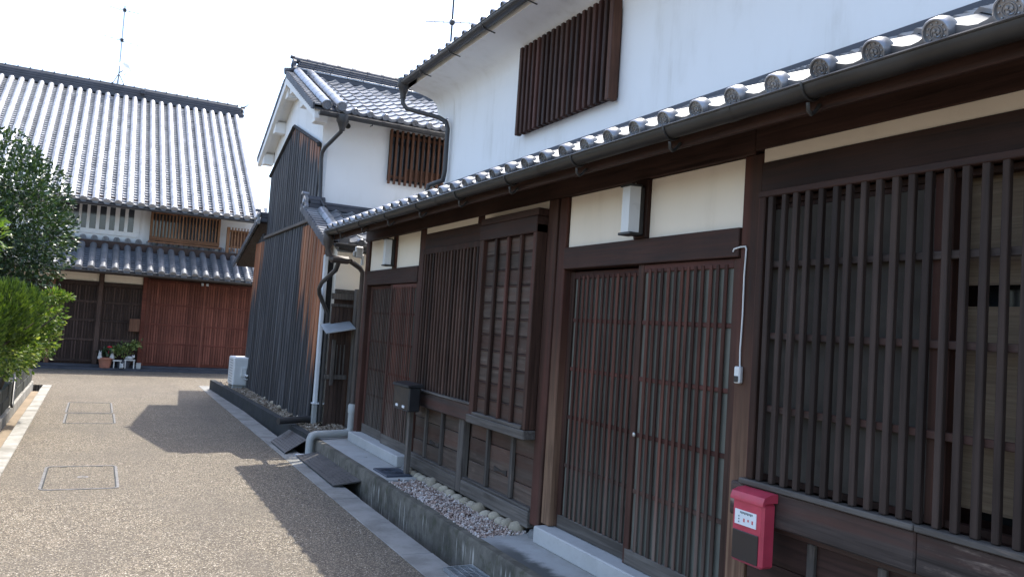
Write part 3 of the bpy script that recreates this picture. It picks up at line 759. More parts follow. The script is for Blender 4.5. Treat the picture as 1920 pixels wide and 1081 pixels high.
# downpipe at the far end of the gutter: hopper, swan neck to storehouse side, branch to post
HP = MB().lathe([(.055, 0), (.065, .02), (.065, .16), (.03, .24), (.03, .30)], 12, T(2.41, 9.58, 2.72) @ Matrix.Rotation(math.pi, 4, 'X')).build('hopper', PIPE_BR, TH, smooth=40)
MB().box(2.44, 2.70, 9.52, 9.64, 2.32, 2.41, .03).build('rain_head', PIPE_BR, TH)
MB().tube([(2.41, 9.58, 2.47), (2.44, 9.58, 2.40)], .04, 10).build('pipe_neck', PIPE_BR, TH, smooth=40)
MB().tube([(2.70, 9.58, 2.36), (2.76, 9.64, 2.34), (2.86, 9.68, 2.29), (2.90, 9.69, 2.24), (2.90, 9.69, .58)], .031, 12).build('downpipe', PIPE_BR, TH, smooth=40)
DP = MB().tube([(2.90, 9.69, .60), (2.90, 9.69, .30), (2.88, 9.70, .255), (2.84, 9.69, .24), (2.43, 9.56, .24), (2.385, 9.545, .225), (2.365, 9.54, .18), (2.365, 9.54, -.25)], .047, 14).build('drain_pipe', PVC, TH, smooth=40)
MB().lathe([(.055, 0), (.055, .09), (.048, .10)], 14, T(2.90, 9.69, .49)).build('pipe_collar', PVC, TH, smooth=40)

# ---- upper storey: eave, cove, tiles
def cove(u, v):
    y = 9.93 - u*13.3
    pr = [(3.849, 4.36), (3.845, 4.50), (3.82, 4.60), (3.76, 4.66), (3.62, 4.70), (3.44, 4.735), (3.40, 4.74), (3.40, 4.80)]
    q = pr[int(round(v*7))]; return (q[0], y, q[1])
cv = MB(); cv.grid(cove, 26, 7); cv.build('eave_cove', PLASTER, TH, smooth=60)
# gable-end plaster and eave return
MB().prism([(3.40, 4.741), (3.40, 4.80), (6.4, 6.15), (9.4, 4.80), (9.4, 4.741), (6.4, 6.05)], 'y', 9.60, 9.93).build('gable_soffit', PLASTER, TH)
MB().prism([(3.86, 4.9), (6.4, 6.04), (8.9, 4.9)], 'y', -3.3, 9.54).build('gable_wall', PLASTER, TH)
roofU = MB().prism([(3.385, 4.80), (6.42, 6.17), (9.45, 4.80), (9.45, 4.83), (6.42, 6.21), (3.385, 4.835)], 'y', -3.4, 9.97).build('upper_roof', TILE_DK, TH)
a_u = math.atan(.452)
M_U = T(3.36, 9.37+.2365*2+.03, 4.865) @ RZ @ Matrix.Rotation(a_u, 4, 'X')
random.seed(22)
tiled(roofU, M_U, 40, 1, namet='upper_roof_tile', namee='upper_eave_tile')
joined_tiles('upper_tile_field', roofU, M_U, 0, 56, 1, 13)
joined_tiles('rear_tile_field', roofU, T(9.47, -3.4, 4.865) @ Matrix.Rotation(math.pi/2, 4, 'Z') @ Matrix.Rotation(a_u, 4, 'X'), 0, 56, 0, 14)
MB().box(6.30, 6.54, -3.4, 9.97, 6.2, 6.45, .02).build('ridge', TILE_DK, roofU)
GU = half_pipe((3.33, 9.98, 4.815), (3.33, -3.4, 4.80), .058).build('gutter', PIPE_DK, TH, smooth=40)
for i in range(13):
    yy = 9.2 - i*.9
    MB().tube([(3.275, yy, 4.80), (3.30, yy, 4.752), (3.36, yy, 4.742), (3.44, yy, 4.73)], .007, 6).build('gutter_bracket', PIPE_DK, GU, smooth=40)
MB().lathe([(.085, 0), (.09, .10), (.07, .13), (.045, .20), (.04, .26)], 10, T(3.34, 9.93, 4.86) @ Matrix.Rotation(math.pi, 4, 'X')).build('hopper', PIPE_DK, TH, smooth=40)
MB().tube([(3.34, 9.93, 4.64), (3.345, 9.93, 4.54), (3.39, 9.88, 4.46), (3.70, 9.50, 4.32), (3.77, 9.42, 4.26), (3.79, 9.40, 4.17), (3.79, 9.40, 3.62), (3.78, 9.42, 3.50), (3.72, 9.53, 3.47), (3.66, 9.60, 3.44), (3.65, 9.61, 3.34)], .030, 12).build('downpipe', PIPE_DK, TH, smooth=40)
# upper barred window
UW = MB().box(3.80, 3.85, 5.665, 7.38, 3.72, 4.62).build('barred_window', WOOD_V, TH, fix=False)
random.seed(23)
for i in range(18): slat(UW, WOOD_V, 3.735, 3.80, 7.36-i*.0935, .044, 3.69, 4.63, 'bar', .005)
box('end_post', wood('window_end_post', (.05,.024,.016), (.12,.06,.04), 'z'), UW, 3.735, 3.83, 5.645, 5.705, 3.685, 4.66, .005)

# ================================================================ STOREHOUSE
SH = thing('storehouse', (4.5, 13.5, 0), 'white plastered storehouse with charred plank gable and barred upper window in mid lane', 'storehouse')
GX, YF, YB, YP = 2.72, 11.62, 15.36, 13.49
EZ, SL = 4.62, .47
def rz(y, x=0): return EZ + SL*(min(y, 2*YP-y)-11.2)      # roof deck height
MB().prism([(YF, .2), (YF, rz(YF)-.02), (YP, rz(YP)-.02), (YB, rz(YB)-.02), (YB, .2)], 'x', GX, 8.5).build('wall', PLASTER, SH)
# upper cladding planks on the gable
trim = MB()
def gz(y): return 4.79 - (.33*(YP-y) if y < YP else .31*(y-YP))
random.seed(31)
CL = MB().prism([(YF+.02, 3.0), (YF+.02, gz(YF)), (YP, gz(YP)), (YB-.02, gz(YB)), (YB-.02, 3.0)], 'x', GX-.012, GX-.002).build('gable_cladding', CHAR_TRIM, SH)
y = YF+.02
while y < YB-.05:
    w = min(random.uniform(.15, .19), YB-.02-y); yb = y+w-.004
    x0 = GX-.03-random.uniform(0, .006)
    MB().prism([(y+.002, 3.0), (y+.002, gz(y)-.004), (yb, gz(yb)-.004), (yb, 3.0)], 'x', x0, GX-.013).build('plank', CHAR, CL)
    MB().box(x0-.007, x0, yb-.010, yb+.012, 3.0, gz(yb)-.01, .002).build('cover_batten', CHAR, CL, fix=False)
    y += w
MB().tube([(GX-.045, YF-.02, gz(YF)-.03), (GX-.045, YF-.02, gz(YF)+.02), (GX-.045, YP, gz(YP)+.03), (GX-.045, YB+.02, gz(YB)+.02)], .032, 4).build('cladding_trim', CHAR_TRIM, SH)
# lower, wider plank skirt
random.seed(32)
y0, y1 = 10.78, 16.15
def topz(y):
    if y < YF: return 2.62 + (y-10.1)*.44 - .16
    if y > YB: return 3.22 - (y-YB)*.27
    return 3.06
CL2 = MB().box(GX-.03, GX+.3, y0, y1, .18, 2.45).build('lower_cladding', CHAR_TRIM, SH, fix=False)
y = y0
while y < y1-.05:
    w = min(random.uniform(.14, .19), y1-y); yb = y+w-.004
    zt = min(topz(y), topz(yb)); x0 = GX-.052-random.uniform(0, .006); fl = .05
    zb = .20+random.uniform(-.01,.01)
    b = MB(); b.add([(x0, y+.002, zt), (x0, yb, zt), (x0-fl, yb, zb), (x0-fl, y+.002, zb), (x0+.022, y+.002, zt), (x0+.022, yb, zt), (x0-fl+.022, yb, zb), (x0-fl+.022, y+.002, zb)], [(0,1,2,3),(4,7,6,5),(0,4,5,1),(2,6,7,3),(1,5,6,2),(0,3,7,4)])
    b.build('plank', CHAR, CL2)
    b = MB(); q = yb+.002; b.add([(x0-.008, q-.011, zt), (x0-.008, q+.011, zt), (x0-fl-.008, q+.011, zb), (x0-fl-.008, q-.011, zb), (x0+.0, q-.011, zt), (x0+.0, q+.011, zt), (x0-fl, q+.011, zb), (x0-fl, q-.011, zb)], [(0,1,2,3),(4,7,6,5),(0,4,5,1),(2,6,7,3),(1,5,6,2),(0,3,7,4)])
    b.build('cover_batten', CHAR, CL2)
    y += w
MB().box(GX-.095, GX-.03, YF+.02, YB-.1, 3.035, 3.085, .006).build('cladding_ledge', WOOD_GREYV, SH, fix=False)
# annex behind the skirt (plaster wall facing the passage)
MB().prism([(10.62, .2), (10.62, 2.55), (11.6, 2.95), (11.6, .2)], 'x', GX+.09, 6.0).build('annex_wall', CREAM, SH)
box('beam', WOOD_GREYH, SH, GX+.09, 4.2, 10.56, 10.617, 1.97, 2.04, .005)
MB().box(GX+.09, 4.2, 10.575, 10.617, .2, 1.965).build('passage_boards', WOOD_FARDK, SH, fix=False)
# bargeboard & stepped plaster verge
for sgn in (1, -1):
    ye = 11.22 if sgn > 0 else 2*YP-11.22
    def pt(y, dz): return (y, rz(y)+dz)
    yy = [ye, YP]
    poly = [(ye, rz(ye)-.03), (YP, rz(YP)-.03), (YP, rz(YP)-.20), (ye, rz(ye)-.17)]
    MB().prism(poly, 'x', 2.485, 2.56).build('bargeboard', PLASTER, SH)
    poly = [(ye+.1*sgn, rz(ye+.1*sgn)-.04), (YP, rz(YP)-.04), (YP, rz(YP)-.11), (ye+.1*sgn, rz(ye+.1*sgn)-.10)]
    MB().prism(poly, 'x', 2.56, GX).build('verge_soffit', PLASTER, SH)
    for k, f in enumerate((.12, .52, .92)):
        yc = ye + (YP-ye)*f
        MB().box(2.535, GX, yc-.10, yc+.10, rz(yc)-.30, rz(yc)-.10, .006).build('corbel', PLASTER, SH)
roofS = MB().prism([(11.17, rz(11.17)-.028), (YP, rz(YP)-.028), (2*YP-11.17, rz(11.17)-.028), (2*YP-11.17, rz(11.17)), (YP, rz(YP)), (11.17, rz(11.17))], 'x', 2.475, 8.6).build('roof', TILE_DK, SH)
a_s = math.atan(SL)
MS = T(2.66, 11.12, rz(11.12)+.045) @ Matrix.Rotation(a_s, 4, 'X')
random.seed(33)
tiled(roofS, MS @ T(.12, 0, 0), 24, 11, w=.229, mat=TILE_ST)
# verge: two rows of round tiles plus edge tiles on the gable side
def round_row(nc, L, r, taper=.955, n=7, cap=True):
    b = MB()
    for k in range(nc):
        rr = []
        for (v, q) in ((k*L, r), ((k+1)*L+.004, r*taper)):
            rr.append([(q*math.cos(t), v, q*math.sin(t)) for t in [math.pi*i/n for i in range(n+1)]])
        m = n+1; b.add(rr[0]+rr[1], [(i, i+1, m+i+1, m+i) for i in range(n)])
        th = [(r*taper*.9*math.cos(t), k*L, r*taper*.9*math.sin(t)) for t in [math.pi*i/n for i in range(n+1)]]
        b.add(rr[0]+th, [(i+1, i, m+i, m+i+1) for i in range(n)])
    if cap:
        R = Matrix.Rotation(math.pi/2, 4, 'X')
        b.lathe([(r*.9, -.05), (r*1.03, 0), (r*1.03, .03), (r*.9, .036), (r*.78, .036), (r*.72, .028), (0, .028)], 14, R)
    return b
vr = round_row(9, .27, .072, .97).build('round_tile_row', TILE_ST, roofS, smooth=40, M=MS @ T(-.04, -.02, .03), fix=False)
inst(vr, MS @ T(.17, -.02, .045), roofS)
for r in range(20):
    MB().box(-.02, .20, 0, .145, -.02, .010, .004).build('verge_tile', TILE, roofS, M=MS @ T(-.19, r*.12, .016) @ Matrix.Rotation(-.15, 4, 'X'), fix=False)
    MB().box(-.03, .0, 0, .125, -.09, .014, .006).build('verge_drop_tile', TILE_DK, roofS, M=MS @ T(-.20, r*.12, .018) @ Matrix.Rotation(-.15, 4, 'X'), fix=False)
M_SB = T(8.5, 2*YP-11.12, rz(11.12)+.045) @ Matrix.Rotation(math.pi, 4, 'Z') @ Matrix.Rotation(a_s, 4, 'X')
joined_tiles('rear_tile_field', roofS, M_SB, 0, 25, 0, 11)
for r in range(10):
    MB().box(0, .035, 0, .25, -.09, .03, .006).build('verge_drop_tile', TILE_DK, roofS, M=M_SB @ T(5.985, r*.235, .004) @ Matrix.Rotation(-.04, 4, 'X'), fix=False)
# stacked ridge
RG = MB().box(2.62, 8.6, YP-.12, YP+.12, rz(YP)-.03, rz(YP)+.06, .01).build('ridge', TILE_DK, SH, fix=False)
for k in range(4):
    ww = .125-.012*k
    x = 2.60+.02*k
    while x < 8.5:
        box('ridge_course_tile', TILE_DK if k else TILE, RG, x, min(x+.29, 8.6), YP-ww, YP+ww, rz(YP)+.062+k*.042, rz(YP)+.098+k*.042, .006); x += .292
x = 2.58
while x < 8.5:
    b = MB(); b.tube([(x, YP, 0), (x+.245, YP, 0)], .058, 10); b.tube([(x+.21, YP, 0), (x+.262, YP, 0)], .068, 10)
    for i in range(len(b.v)): b.v[i] = (b.v[i][0], b.v[i][1], b.v[i][2]+rz(YP)+.245)
    b.build('ridge_cap_tile', TILE_DK, RG, smooth=40); x += .262
def onigawara(parent, M, s=1.0, mat=TILE_DK):
    """ridge-end ornament tile: stepped shield with scrolls and a boss"""
    b = MB()
    b.prism([(-.20, -.10), (.20, -.10), (.22, .02), (.15, .12), (.16, .22), (.08, .30), (0, .34), (-.08, .30), (-.16, .22), (-.15, .12), (-.22, .02)], 'x', -.045, .03)
    R = Matrix.Rotation(-math.pi/2, 4, 'Y')
    b.lathe([(.075, .03), (.075, .06), (.055, .075), (0, .08)], 12, T(0, 0, .14) @ R)
    for sg in (1, -1): b.lathe([(.05, .03), (.05, .07), (.02, .085), (0, .085)], 9, T(0, sg*.15, -.02) @ R)
    b.tube([(-.11, 0, .36), (.06, 0, .35)], .05, 9)
    b.xf(M @ Matrix.Scale(s, 4))
    return b.build('ridge_end_ornament', mat, parent, smooth=35)
onigawara(RG, T(2.585, YP, rz(YP)+.06), .62)
MB().tube([(2.44, YP, rz(YP)+.02), (2.62, YP, rz(YP)+.05)], .06, 9).build('ridge_end_roll', TILE_DK, RG, smooth=40)
# gutter, vent, window, downpipes
GS = half_pipe((2.52, 11.09, rz(11.1)-.045), (8.5, 11.09, rz(11.1)-.06), .05).build('gutter', PIPE_DK, SH, smooth=40)
for i in range(6): MB().tube([(3.3+i*.9, 11.05, rz(11.1)-.085), (3.3+i*.9, 11.09, rz(11.1)-.112), (3.3+i*.9, 11.2, rz(11.1)-.10)], .007, 6).build('gutter_bracket', PIPE_DK, GS)
MB().lathe([(.085, 0), (.09, .09), (.07, .12), (.045, .19), (.04, .22)], 10, T(2.86, 11.09, rz(11.1)-.04) @ Matrix.Rotation(math.pi, 4, 'X')).build('hopper', PIPE_DK, SH, smooth=40)
MB().tube([(2.86, 11.09, 4.38), (2.855, 11.12, 4.30), (2.74, 11.5, 4.12), (2.715, 11.56, 4.05), (2.71, 11.56, 3.96), (2.735, 11.56, 3.42), (2.735, 11.54, 3.38), (2.76, 11.45, 3.30), (2.78, 11.40, 3.24)], .029, 12).build('downpipe', PIPE_DK, SH, smooth=40)
MB().box(2.745, 2.805, YF-.012, YF+.002, 3.2, 4.2, .004).build('corner_strip', PVC_W, SH, fix=False)
MB().lathe([(.04, 0), (.04, .02), (.03, .028), (.026, .02), (0, .018)], 14, T(3.08, YF, 4.52) @ Matrix.Rotation(math.pi/2, 4, 'X')).build('wall_vent', GUTTER, SH, smooth=40)
SW = MB().box(3.74, 4.62, YF-.02, YF-.002, 3.80, 4.57).build('barred_window', GLASS_DK, SH, fix=False)
for i in range(11): slat(SW, WOOD_MID, YF-.075, YF-.04, 3.755+i*.087, .036, 3.745, 4.585, 'bar', .004, axis='x')
for zz in (3.86, 4.50): MB().box(3.735, 4.66, YF-.036, YF-.02, zz-.022, zz+.022, .003).build('rail', WOOD_MID, SW, fix=False)
box('sash', WOOD_MID, SW, 4.0, 4.60, YF-.024, YF-.019, 3.86, 4.02, 0)
# near pent roof (towards the camera) and far pent roof
def pent(ytop, ylow, ztop, zlow, x0, x1, sgn, ncol, nrow, nm):
    sl = (ztop-zlow)/abs(ytop-ylow); a = math.atan(sl)
    R = MB().prism([(ylow, zlow-.03), (ytop, ztop-.03), (ytop, ztop), (ylow, zlow)], 'x', x0, x1).build(nm, WOOD_SOFFIT, SH)
    if sgn > 0: M = T(x0+.14, ylow-.03, zlow+.035) @ Matrix.Rotation(a, 4, 'X')
    else: M = T(x0+.14+ncol*TW, ylow+.03, zlow+.035) @ Matrix.Rotation(math.pi, 4, 'Z') @ Matrix.Rotation(a, 4, 'X')
    tiled(R, M, ncol, nrow)
    L = abs(ytop-ylow)/math.cos(a)
    nv = int(L/.12)+1
    MV = T(x0-.03, ylow-.03*sgn, zlow+.02) @ (Matrix.Identity(4) if sgn > 0 else Matrix.Rotation(math.pi, 4, 'Z')) @ Matrix.Rotation(a, 4, 'X')
    for r in range(nv):
        s_ = 1 if sgn > 0 else -1
        x_a, x_b = (-.03, .20) if sgn > 0 else (-.20, .03)
        MB().box(x_a, x_b, 0, .145, -.02, .010, .004).build('verge_tile', TILE, R, M=MV @ T(0, r*.12, .020) @ Matrix.Rotation(-.16, 4, 'X'), fix=False)
        x_a, x_b = (-.045, -.02) if sgn > 0 else (.02, .045)
        MB().box(x_a, x_b, 0, .125, -.10, .012, .006).build('verge_drop_tile', TILE_DK, R, M=MV @ T(0, r*.12, .020) @ Matrix.Rotation(-.16, 4, 'X'), fix=False)
    rr = round_row(max(2, int(L/.27)), .27, .075).build('round_tile_row', TILE, R, smooth=40, M=MV @ T(.20 if sgn > 0 else -.20, -.01, .03), fix=False)
    return R
random.seed(34)
PN = pent(11.60, 10.12, 3.21, 2.62, 2.56, 4.3, 1, 7, 7, 'near_pent_roof')
PF = pent(15.38, 17.9, 3.36, 2.66, 2.56, 3.2, -1, 2, 11, 'far_pent_roof')
for R, yb, zb in ((PN, 11.55, 3.20), (PF, 15.45, 3.36)):
    b = MB(); b.box(2.56, 2.74 if R is PF else 4.3, yb-.10, yb+.07, zb, zb+.07, .01); b.build('ridge_course_tile', TILE_DK, R)
    MB().box(2.58, 2.74 if R is PF else 4.3, yb-.08, yb+.06, zb+.072, zb+.12, .01).build('ridge_course_tile', TILE_DK, R)
    MB().tube([(2.53, yb-.02, zb+.14), (2.80, yb-.02, zb+.14)], .055, 10).build('ridge_cap_tile', TILE_DK, R, smooth=40)
    onigawara(R, T(2.53, yb-.02, zb+.01), .58, TILE)
MB().tube([(GX-.04, 10.12, 2.56), (GX+.5, 10.12, 2.55)], .03, 8).build('eave_pole', PIPE_DK, SH, smooth=40)
half_pipe((2.60, 10.0, 2.60), (4.2, 10.0, 2.585), .045).build('gutter', PIPE_DK, SH, smooth=40)
# white corner pipe and dark drain pipe
MB().box(2.655, 2.715, 10.69, 10.75, .48, 2.50, .012).build('corner_pipe', PVC_W, SH, fix=False)
MB().box(2.65, 2.72, 10.685, 10.755, .20, .478, .012).build('corner_pipe_foot', PVC, SH, fix=False)
MB().box(2.64, 2.80, 10.675, 10.765, .478, .50, .004).build('pipe_clamp', PVC_W, SH, fix=False)
MB().tube([(2.56, 9.58, 2.34), (2.55, 9.66, 2.24), (2.55, 10.3, 2.10), (2.58, 10.55, 2.03), (2.62, 10.66, 1.95), (2.755, 10.69, 1.7), (2.755, 10.69, .25)], .028, 10).build('passage_downpipe', PIPE_DK, TH, smooth=40)
MB().tube([(2.72, 10.80, .275), (2.20, 10.62, .262)], .045, 12).build('floor_drain_pipe', PIPE_DK, SH, smooth=40)

# passage gate with small sheet canopy
GT = thing('passage_gate', (3.05, 10.35, .18), 'narrow old wooden gate with small tin canopy in passage beside the storehouse', 'gate')
box('gate_post', WOOD_GREYV, GT, 3.02, 3.12, 10.30, 10.40, .18, 2.05, .006)
box('gate_lintel', WOOD_GREYV, GT, 2.74, 3.32, 10.44, 10.50, 1.90, 1.98, .005)
box('gate_lintel', WOOD_GREYV, GT, 2.74, 3.32, 10.43, 10.49, 1.80, 1.84, .005)
random.seed(35)
for i in range(5): box('board', WOOD_FARDK, GT, 2.745+i*.055, 2.797+i*.055, 10.45+random.uniform(0,.006), 10.475, .2, 1.80, .003)
for i in range(4): slat(GT, WOOD_GREYV, 10.42, 10.445, 2.80+i*.05, .016, .85, 1.30, 'slat', .002, axis='x')
box('latch_bar', WOOD_GREYV, GT, 2.70, 3.0, 10.40, 10.42, .84, .90, .004)
box('latch_post', WOOD_GREYV, GT, 2.775, 2.82, 10.385, 10.42, .76, 1.36, .004)
MB().add([(2.62, 10.15, 1.44), (3.0, 10.15, 1.52), (3.0, 10.5, 1.62), (2.62, 10.5, 1.54), (2.62, 10.15, 1.455), (3.0, 10.15, 1.535), (3.0, 10.5, 1.635), (2.62, 10.5, 1.555)], [(0,1,2,3),(4,7,6,5),(0,4,5,1),(1,5,6,2),(2,6,7,3),(3,7,4,0)]).build('tin_canopy', plain('pale_tin_sheet', (.42,.46,.49), .35, .4, .15, 8, .05), GT)
box('fence_board', WOOD_GREYV, GT, 3.13, 3.20, 9.72, 10.38, .2, 1.86, .005)
box('fence_cap', WOOD_GREYV, GT, 3.12, 3.215, 9.70, 10.40, 1.861, 1.93, .005)

# ================================================================ FAR HOUSE
FH = thing('merchant_house', (0, 25, 0), 'big far townhouse with red sliding doors and bright grey tiled roof closing the lane', 'house')
MB().box(-9, 4.3, 22.36, 32, 0, 3.2).build('wall', WOOD_FARDK, FH, fix=False)
MB().box(-9, 3.98, 22.9, 32, 3.0, 4.6).build('upper_wall', PLASTER, FH, fix=False)
struct(MB().box(-14, 14, 21.905, 22.35, -.33, .06).build('stone_step', PLINTH, None, fix=False))
box('plinth', PLINTH, FH, -9, 4.3, 22.13, 22.355, .06, .12, .006)
def fbox(name, mat, x0, x1, y0, y1, z0, z1, c=.004, parent=FH): return box(name, mat, parent, x0, x1, y0, y1, z0, z1, c)
fbox('top_beam', WOOD_FARDK, -9, 4.25, 22.26, 22.36, 2.42, 2.62)
for x in (-2.1, -1.02, .02, 1.02): fbox('post', WOOD_MID if x < -1 else WOOD_FARDK if x < 1 else WOOD_FARREDH, x-.05, x+.05, 22.24, 22.36, .12, 2.42)
for a, b_ in ((-2.04, -1.08), (-.96, -.04), (.08, .96)): fbox('plaster_panel', CREAM, a, b_, 22.31, 22.36, 2.17, 2.418, .002)
fbox('lintel', WOOD_FARDK, -2.04, .962, 22.27, 22.36, 2.06, 2.168)
# left screen doors
random.seed(41)
for (a, b_) in ((-2.04, -1.08), (-.96, -.04), (.08, .96)):
    D = MB().box(a, b_, 22.34, 22.358, .15, 2.058).build('screen_door', WOOD_FARDK, FH, fix=False)
    n = 14; p = (b_-a)/n
    for i in range(n+1): slat(D, WOOD_FARDK, 22.315, 22.338, a+i*p, .03, .15, 2.055, 'slat', .003, axis='x')
    for zz in (.2, .72, 1.2, 1.66): box('rail', WOOD_FARDK, D, a, b_, 22.305, 22.314, zz-.03, zz+.03, .003)
# red doors
for (a, b_, yy) in ((1.08, 2.42, 22.28), (2.43, 3.78, 22.25)):
    D = MB().box(a, b_, yy+.03, yy+.05, .122, 2.34).build('red_sliding_door', WOOD_FARREDH, FH, fix=False)
    n = 22; p = (b_-a)/n
    for i in range(n+1): slat(D, WOOD_FARRED, yy, yy+.026, a+i*p, .046, .2, 2.335, 'slat', .003, axis='x')
    for zz in (.15, .70, 1.19, 1.70, 2.30): box('rail', WOOD_FARREDH, D, a-.01, b_+.01, yy-.012, yy-.001, zz-.02, zz+.02, .003)
    for xx in (a+.02, (a+b_)/2, b_-.02): slat(D, WOOD_FARRED, yy-.016, yy-.0125, xx, .045, .125, 2.338, 'stile', .002, axis='x')
fbox('door_bracket', GRATE, 2.34, 2.40, 22.20, 22.23, 2.26, 2.33); fbox('door_bracket', GRATE, 2.46, 2.52, 22.20, 22.23, 2.26, 2.33)
fbox('meter_shelf', WOOD_MID, .72, .96, 22.10, 22.26, .98, 1.30); 
# low roof
lowR = MB().prism([(21.25, 2.37), (22.9, 3.20), (22.9, 3.24), (21.25, 2.41)], 'x', -9, 4.1).build('low_roof', WOOD_SOFFIT, FH)
a_f = math.atan(.503); MF = T(0, 21.18, 2.43) @ Matrix.Rotation(a_f, 4, 'X')
def pan_row(nc, L, w, st=.036):
    b = MB()
    for k in range(nc):
        def fn(u, v): return ((u-.5)*w, k*L+v*(L+.02), -.03*math.sin(math.pi*u)+st*(1-v))
        b.grid(fn, 4, 1)
        b.grid(lambda u, v: ((u-.5)*w, k*L, -.03*math.sin(math.pi*u)+st-(st-.002)*v), 4, 1, True)
    return b
def kawara(roof, M, xs, step, nc, L, r, mat, sub=1):
    rr = round_row(nc, L, r, .965, 8).build('round_tile_row', mat, roof, smooth=38, M=M @ T(xs[0], 0, .035), fix=False)
    pp = pan_row(nc*sub, L/sub, step, .036 if sub == 1 else .044).build('pan_tile_row', mat, roof, smooth=38, M=M @ T(xs[0]-step/2, .02, .0), fix=False)
    for x in xs[1:]:
        inst(rr, M @ T(x, random.uniform(-.006,.006), .035), roof); inst(pp, M @ T(x-step/2, .02, 0), roof)
random.seed(42)
kawara(lowR, MF, [3.86-.256*i for i in range(44)], .256, 7, .262, .080, TILE, 2)
half_pipe((-9, 21.14, 2.40), (4.0, 21.14, 2.39), .045).build('gutter', PIPE_DK, FH, smooth=40)
fbox('fascia', WOOD_FARDK, -9, 4.1, 21.22, 21.25, 2.33, 2.40)
# upper wall features
wp = MB(); xs = [(-1.13,-1.0),(-.94,-.80),(-.755,-.63),(-.57,-.45),(-.38,-.235),(-.155,-.01),(.07,.195),(.30,.42),(.50,.635)]
MW = fbox('slit_window', PLASTER, -1.3, .78, 22.86, 22.898, 3.40, 3.52, .004)
fbox('frame', PLASTER, -1.3, .78, 22.86, 22.898, 4.12, 4.24, .004, MW)
fbox('glass_pane', GLASS_FAR, -1.25, .74, 22.885, 22.897, 3.52, 4.12, 0, MW)
ed = [-1.3] + [q for s_ in xs for q in s_] + [.78]
for i in range(0, len(ed), 2): fbox('mullion', PLASTER, ed[i], ed[i+1], 22.855, 22.896, 3.521, 4.119, .004, MW)
LW = fbox('lattice_window', WOOD_TANH, 1.03, 2.76, 22.70, 22.9, 3.36, 3.47, .006)
fbox('frame', WOOD_TANH, 1.03, 2.76, 22.70, 22.9, 4.08, 4.17, .006, LW); fbox('frame', WOOD_TAN, 1.03, 1.09, 22.71, 22.9, 3.47, 4.08, .005, LW); fbox('frame', WOOD_TAN, 2.70, 2.76, 22.71, 22.9, 3.47, 4.08, .005, LW)
fbox('glass_pane', GLASS_FAR, 1.09, 2.70, 22.85, 22.88, 3.47, 4.08, 0, LW)
fbox('rail', WOOD_TANH, 1.03, 2.76, 22.68, 22.70, 3.40, 3.44, .003, LW); fbox('rail', WOOD_TANH, 1.0, 2.8, 22.66, 22.72, 3.30, 3.345, .003, LW)
for i in range(19): slat(LW, WOOD_TAN, 22.72, 22.76, 1.15+i*.083, .034, 3.47, 4.08, 'slat', .003, axis='x')
BL = fbox('balcony_screen', WOOD_TANH, 2.93, 3.75, 22.62, 22.66, 3.36, 3.42, .004)
fbox('screen_post', WOOD_TAN, 2.92, 3.0, 22.60, 22.68, 3.0, 3.92, .006, BL); fbox('rail', WOOD_TANH, 2.93, 3.75, 22.62, 22.66, 3.80, 3.85, .004, BL)
for i in range(9): slat(BL, WOOD_TAN, 22.60, 22.618, 3.06+i*.08, .03, 3.10, 3.92, 'slat', .003, axis='x')
fbox('shutter', WOOD_MID, 3.05, 3.7, 22.86, 22.897, 3.42, 3.82, .004, BL)
fbox('eave_beam', WOOD_FARDK, .85, 3.0, 22.45, 22.9, 4.14, 4.22); fbox('eave_soffit', WOOD_FARDK, -9, 3.75, 22.0, 22.9, 4.24, 4.28, 0)
# main roof
SLF = (8.17-4.2)/(27.8-22.0); a_m = math.atan(SLF)
hiR = MB().prism([(21.85, 4.04), (27.8, 8.11), (33.6, 4.13), (33.6, 4.19), (27.8, 8.18), (21.85, 4.10)], 'x', -9, 3.72).build('main_roof', TILE_DK, FH)
MH = T(0, 21.80, 4.112) @ Matrix.Rotation(a_m, 4, 'X')
kawara(hiR, MH, [3.54-.2546*i for i in range(44)], .2546, 25, .281, .083, TILE_FAR, 2)
inst(bpy.data.objects['round_tile_row'], MH @ T(3.70, 0, .02), hiR) if False else None
for r in range(26):
    MB().box(3.56, 3.78, 0, .30, -.02, .014, .004).build('verge_tile', TILE_FAR, hiR, M=MH @ T(0, r*.281, .012) @ Matrix.Rotation(-.05, 4, 'X'), fix=False)
    MB().box(3.76, 3.80, 0, .30, -.14, .0, .004).build('verge_drop_tile', TILE_DK, hiR, M=MH @ T(0, r*.281, .012) @ Matrix.Rotation(-.05, 4, 'X'), fix=False)
half_pipe((-9, 21.78, 4.06), (3.7, 21.78, 4.05), .045).build('gutter', PIPE_DK, FH, smooth=40)
FR = fbox('ridge', TILE_DK, -9, 3.72, 27.62, 27.98, 8.12, 8.24, .01)
for k in range(3): fbox('ridge_course', TILE_DK, -9, 3.70, 27.64+k*.02, 27.96-k*.02, 8.243+k*.075, 8.315+k*.075, .012, FR)
x = -9
while x < 3.6:
    MB().tube([(x, 27.8, 8.49), (x+.29, 27.8, 8.49)], .062, 8).build('ridge_cap_tile', TILE_DK, FR, smooth=40)
    MB().box(x+.285, x+.315, 27.73, 27.87, 8.47, 8.57, .01).build('ridge_cap_band', TILE_DK, FR, fix=False); x += .315
onigawara(FR, T(3.74, 27.8, 8.22) @ Matrix.Rotation(math.pi, 4, 'Z'), .8)
fbox('ridge_lug', TILE_DK, .62, .76, 27.5, 27.64, 8.30, 8.46, .02, FR)
MB().tube([(3.72, 27.8, 8.5), (3.86, 27.8, 8.56), (3.98, 27.8, 8.72)], [.03, .02, .008], 6).build('ridge_hook', TILE_DK, FR, smooth=40)

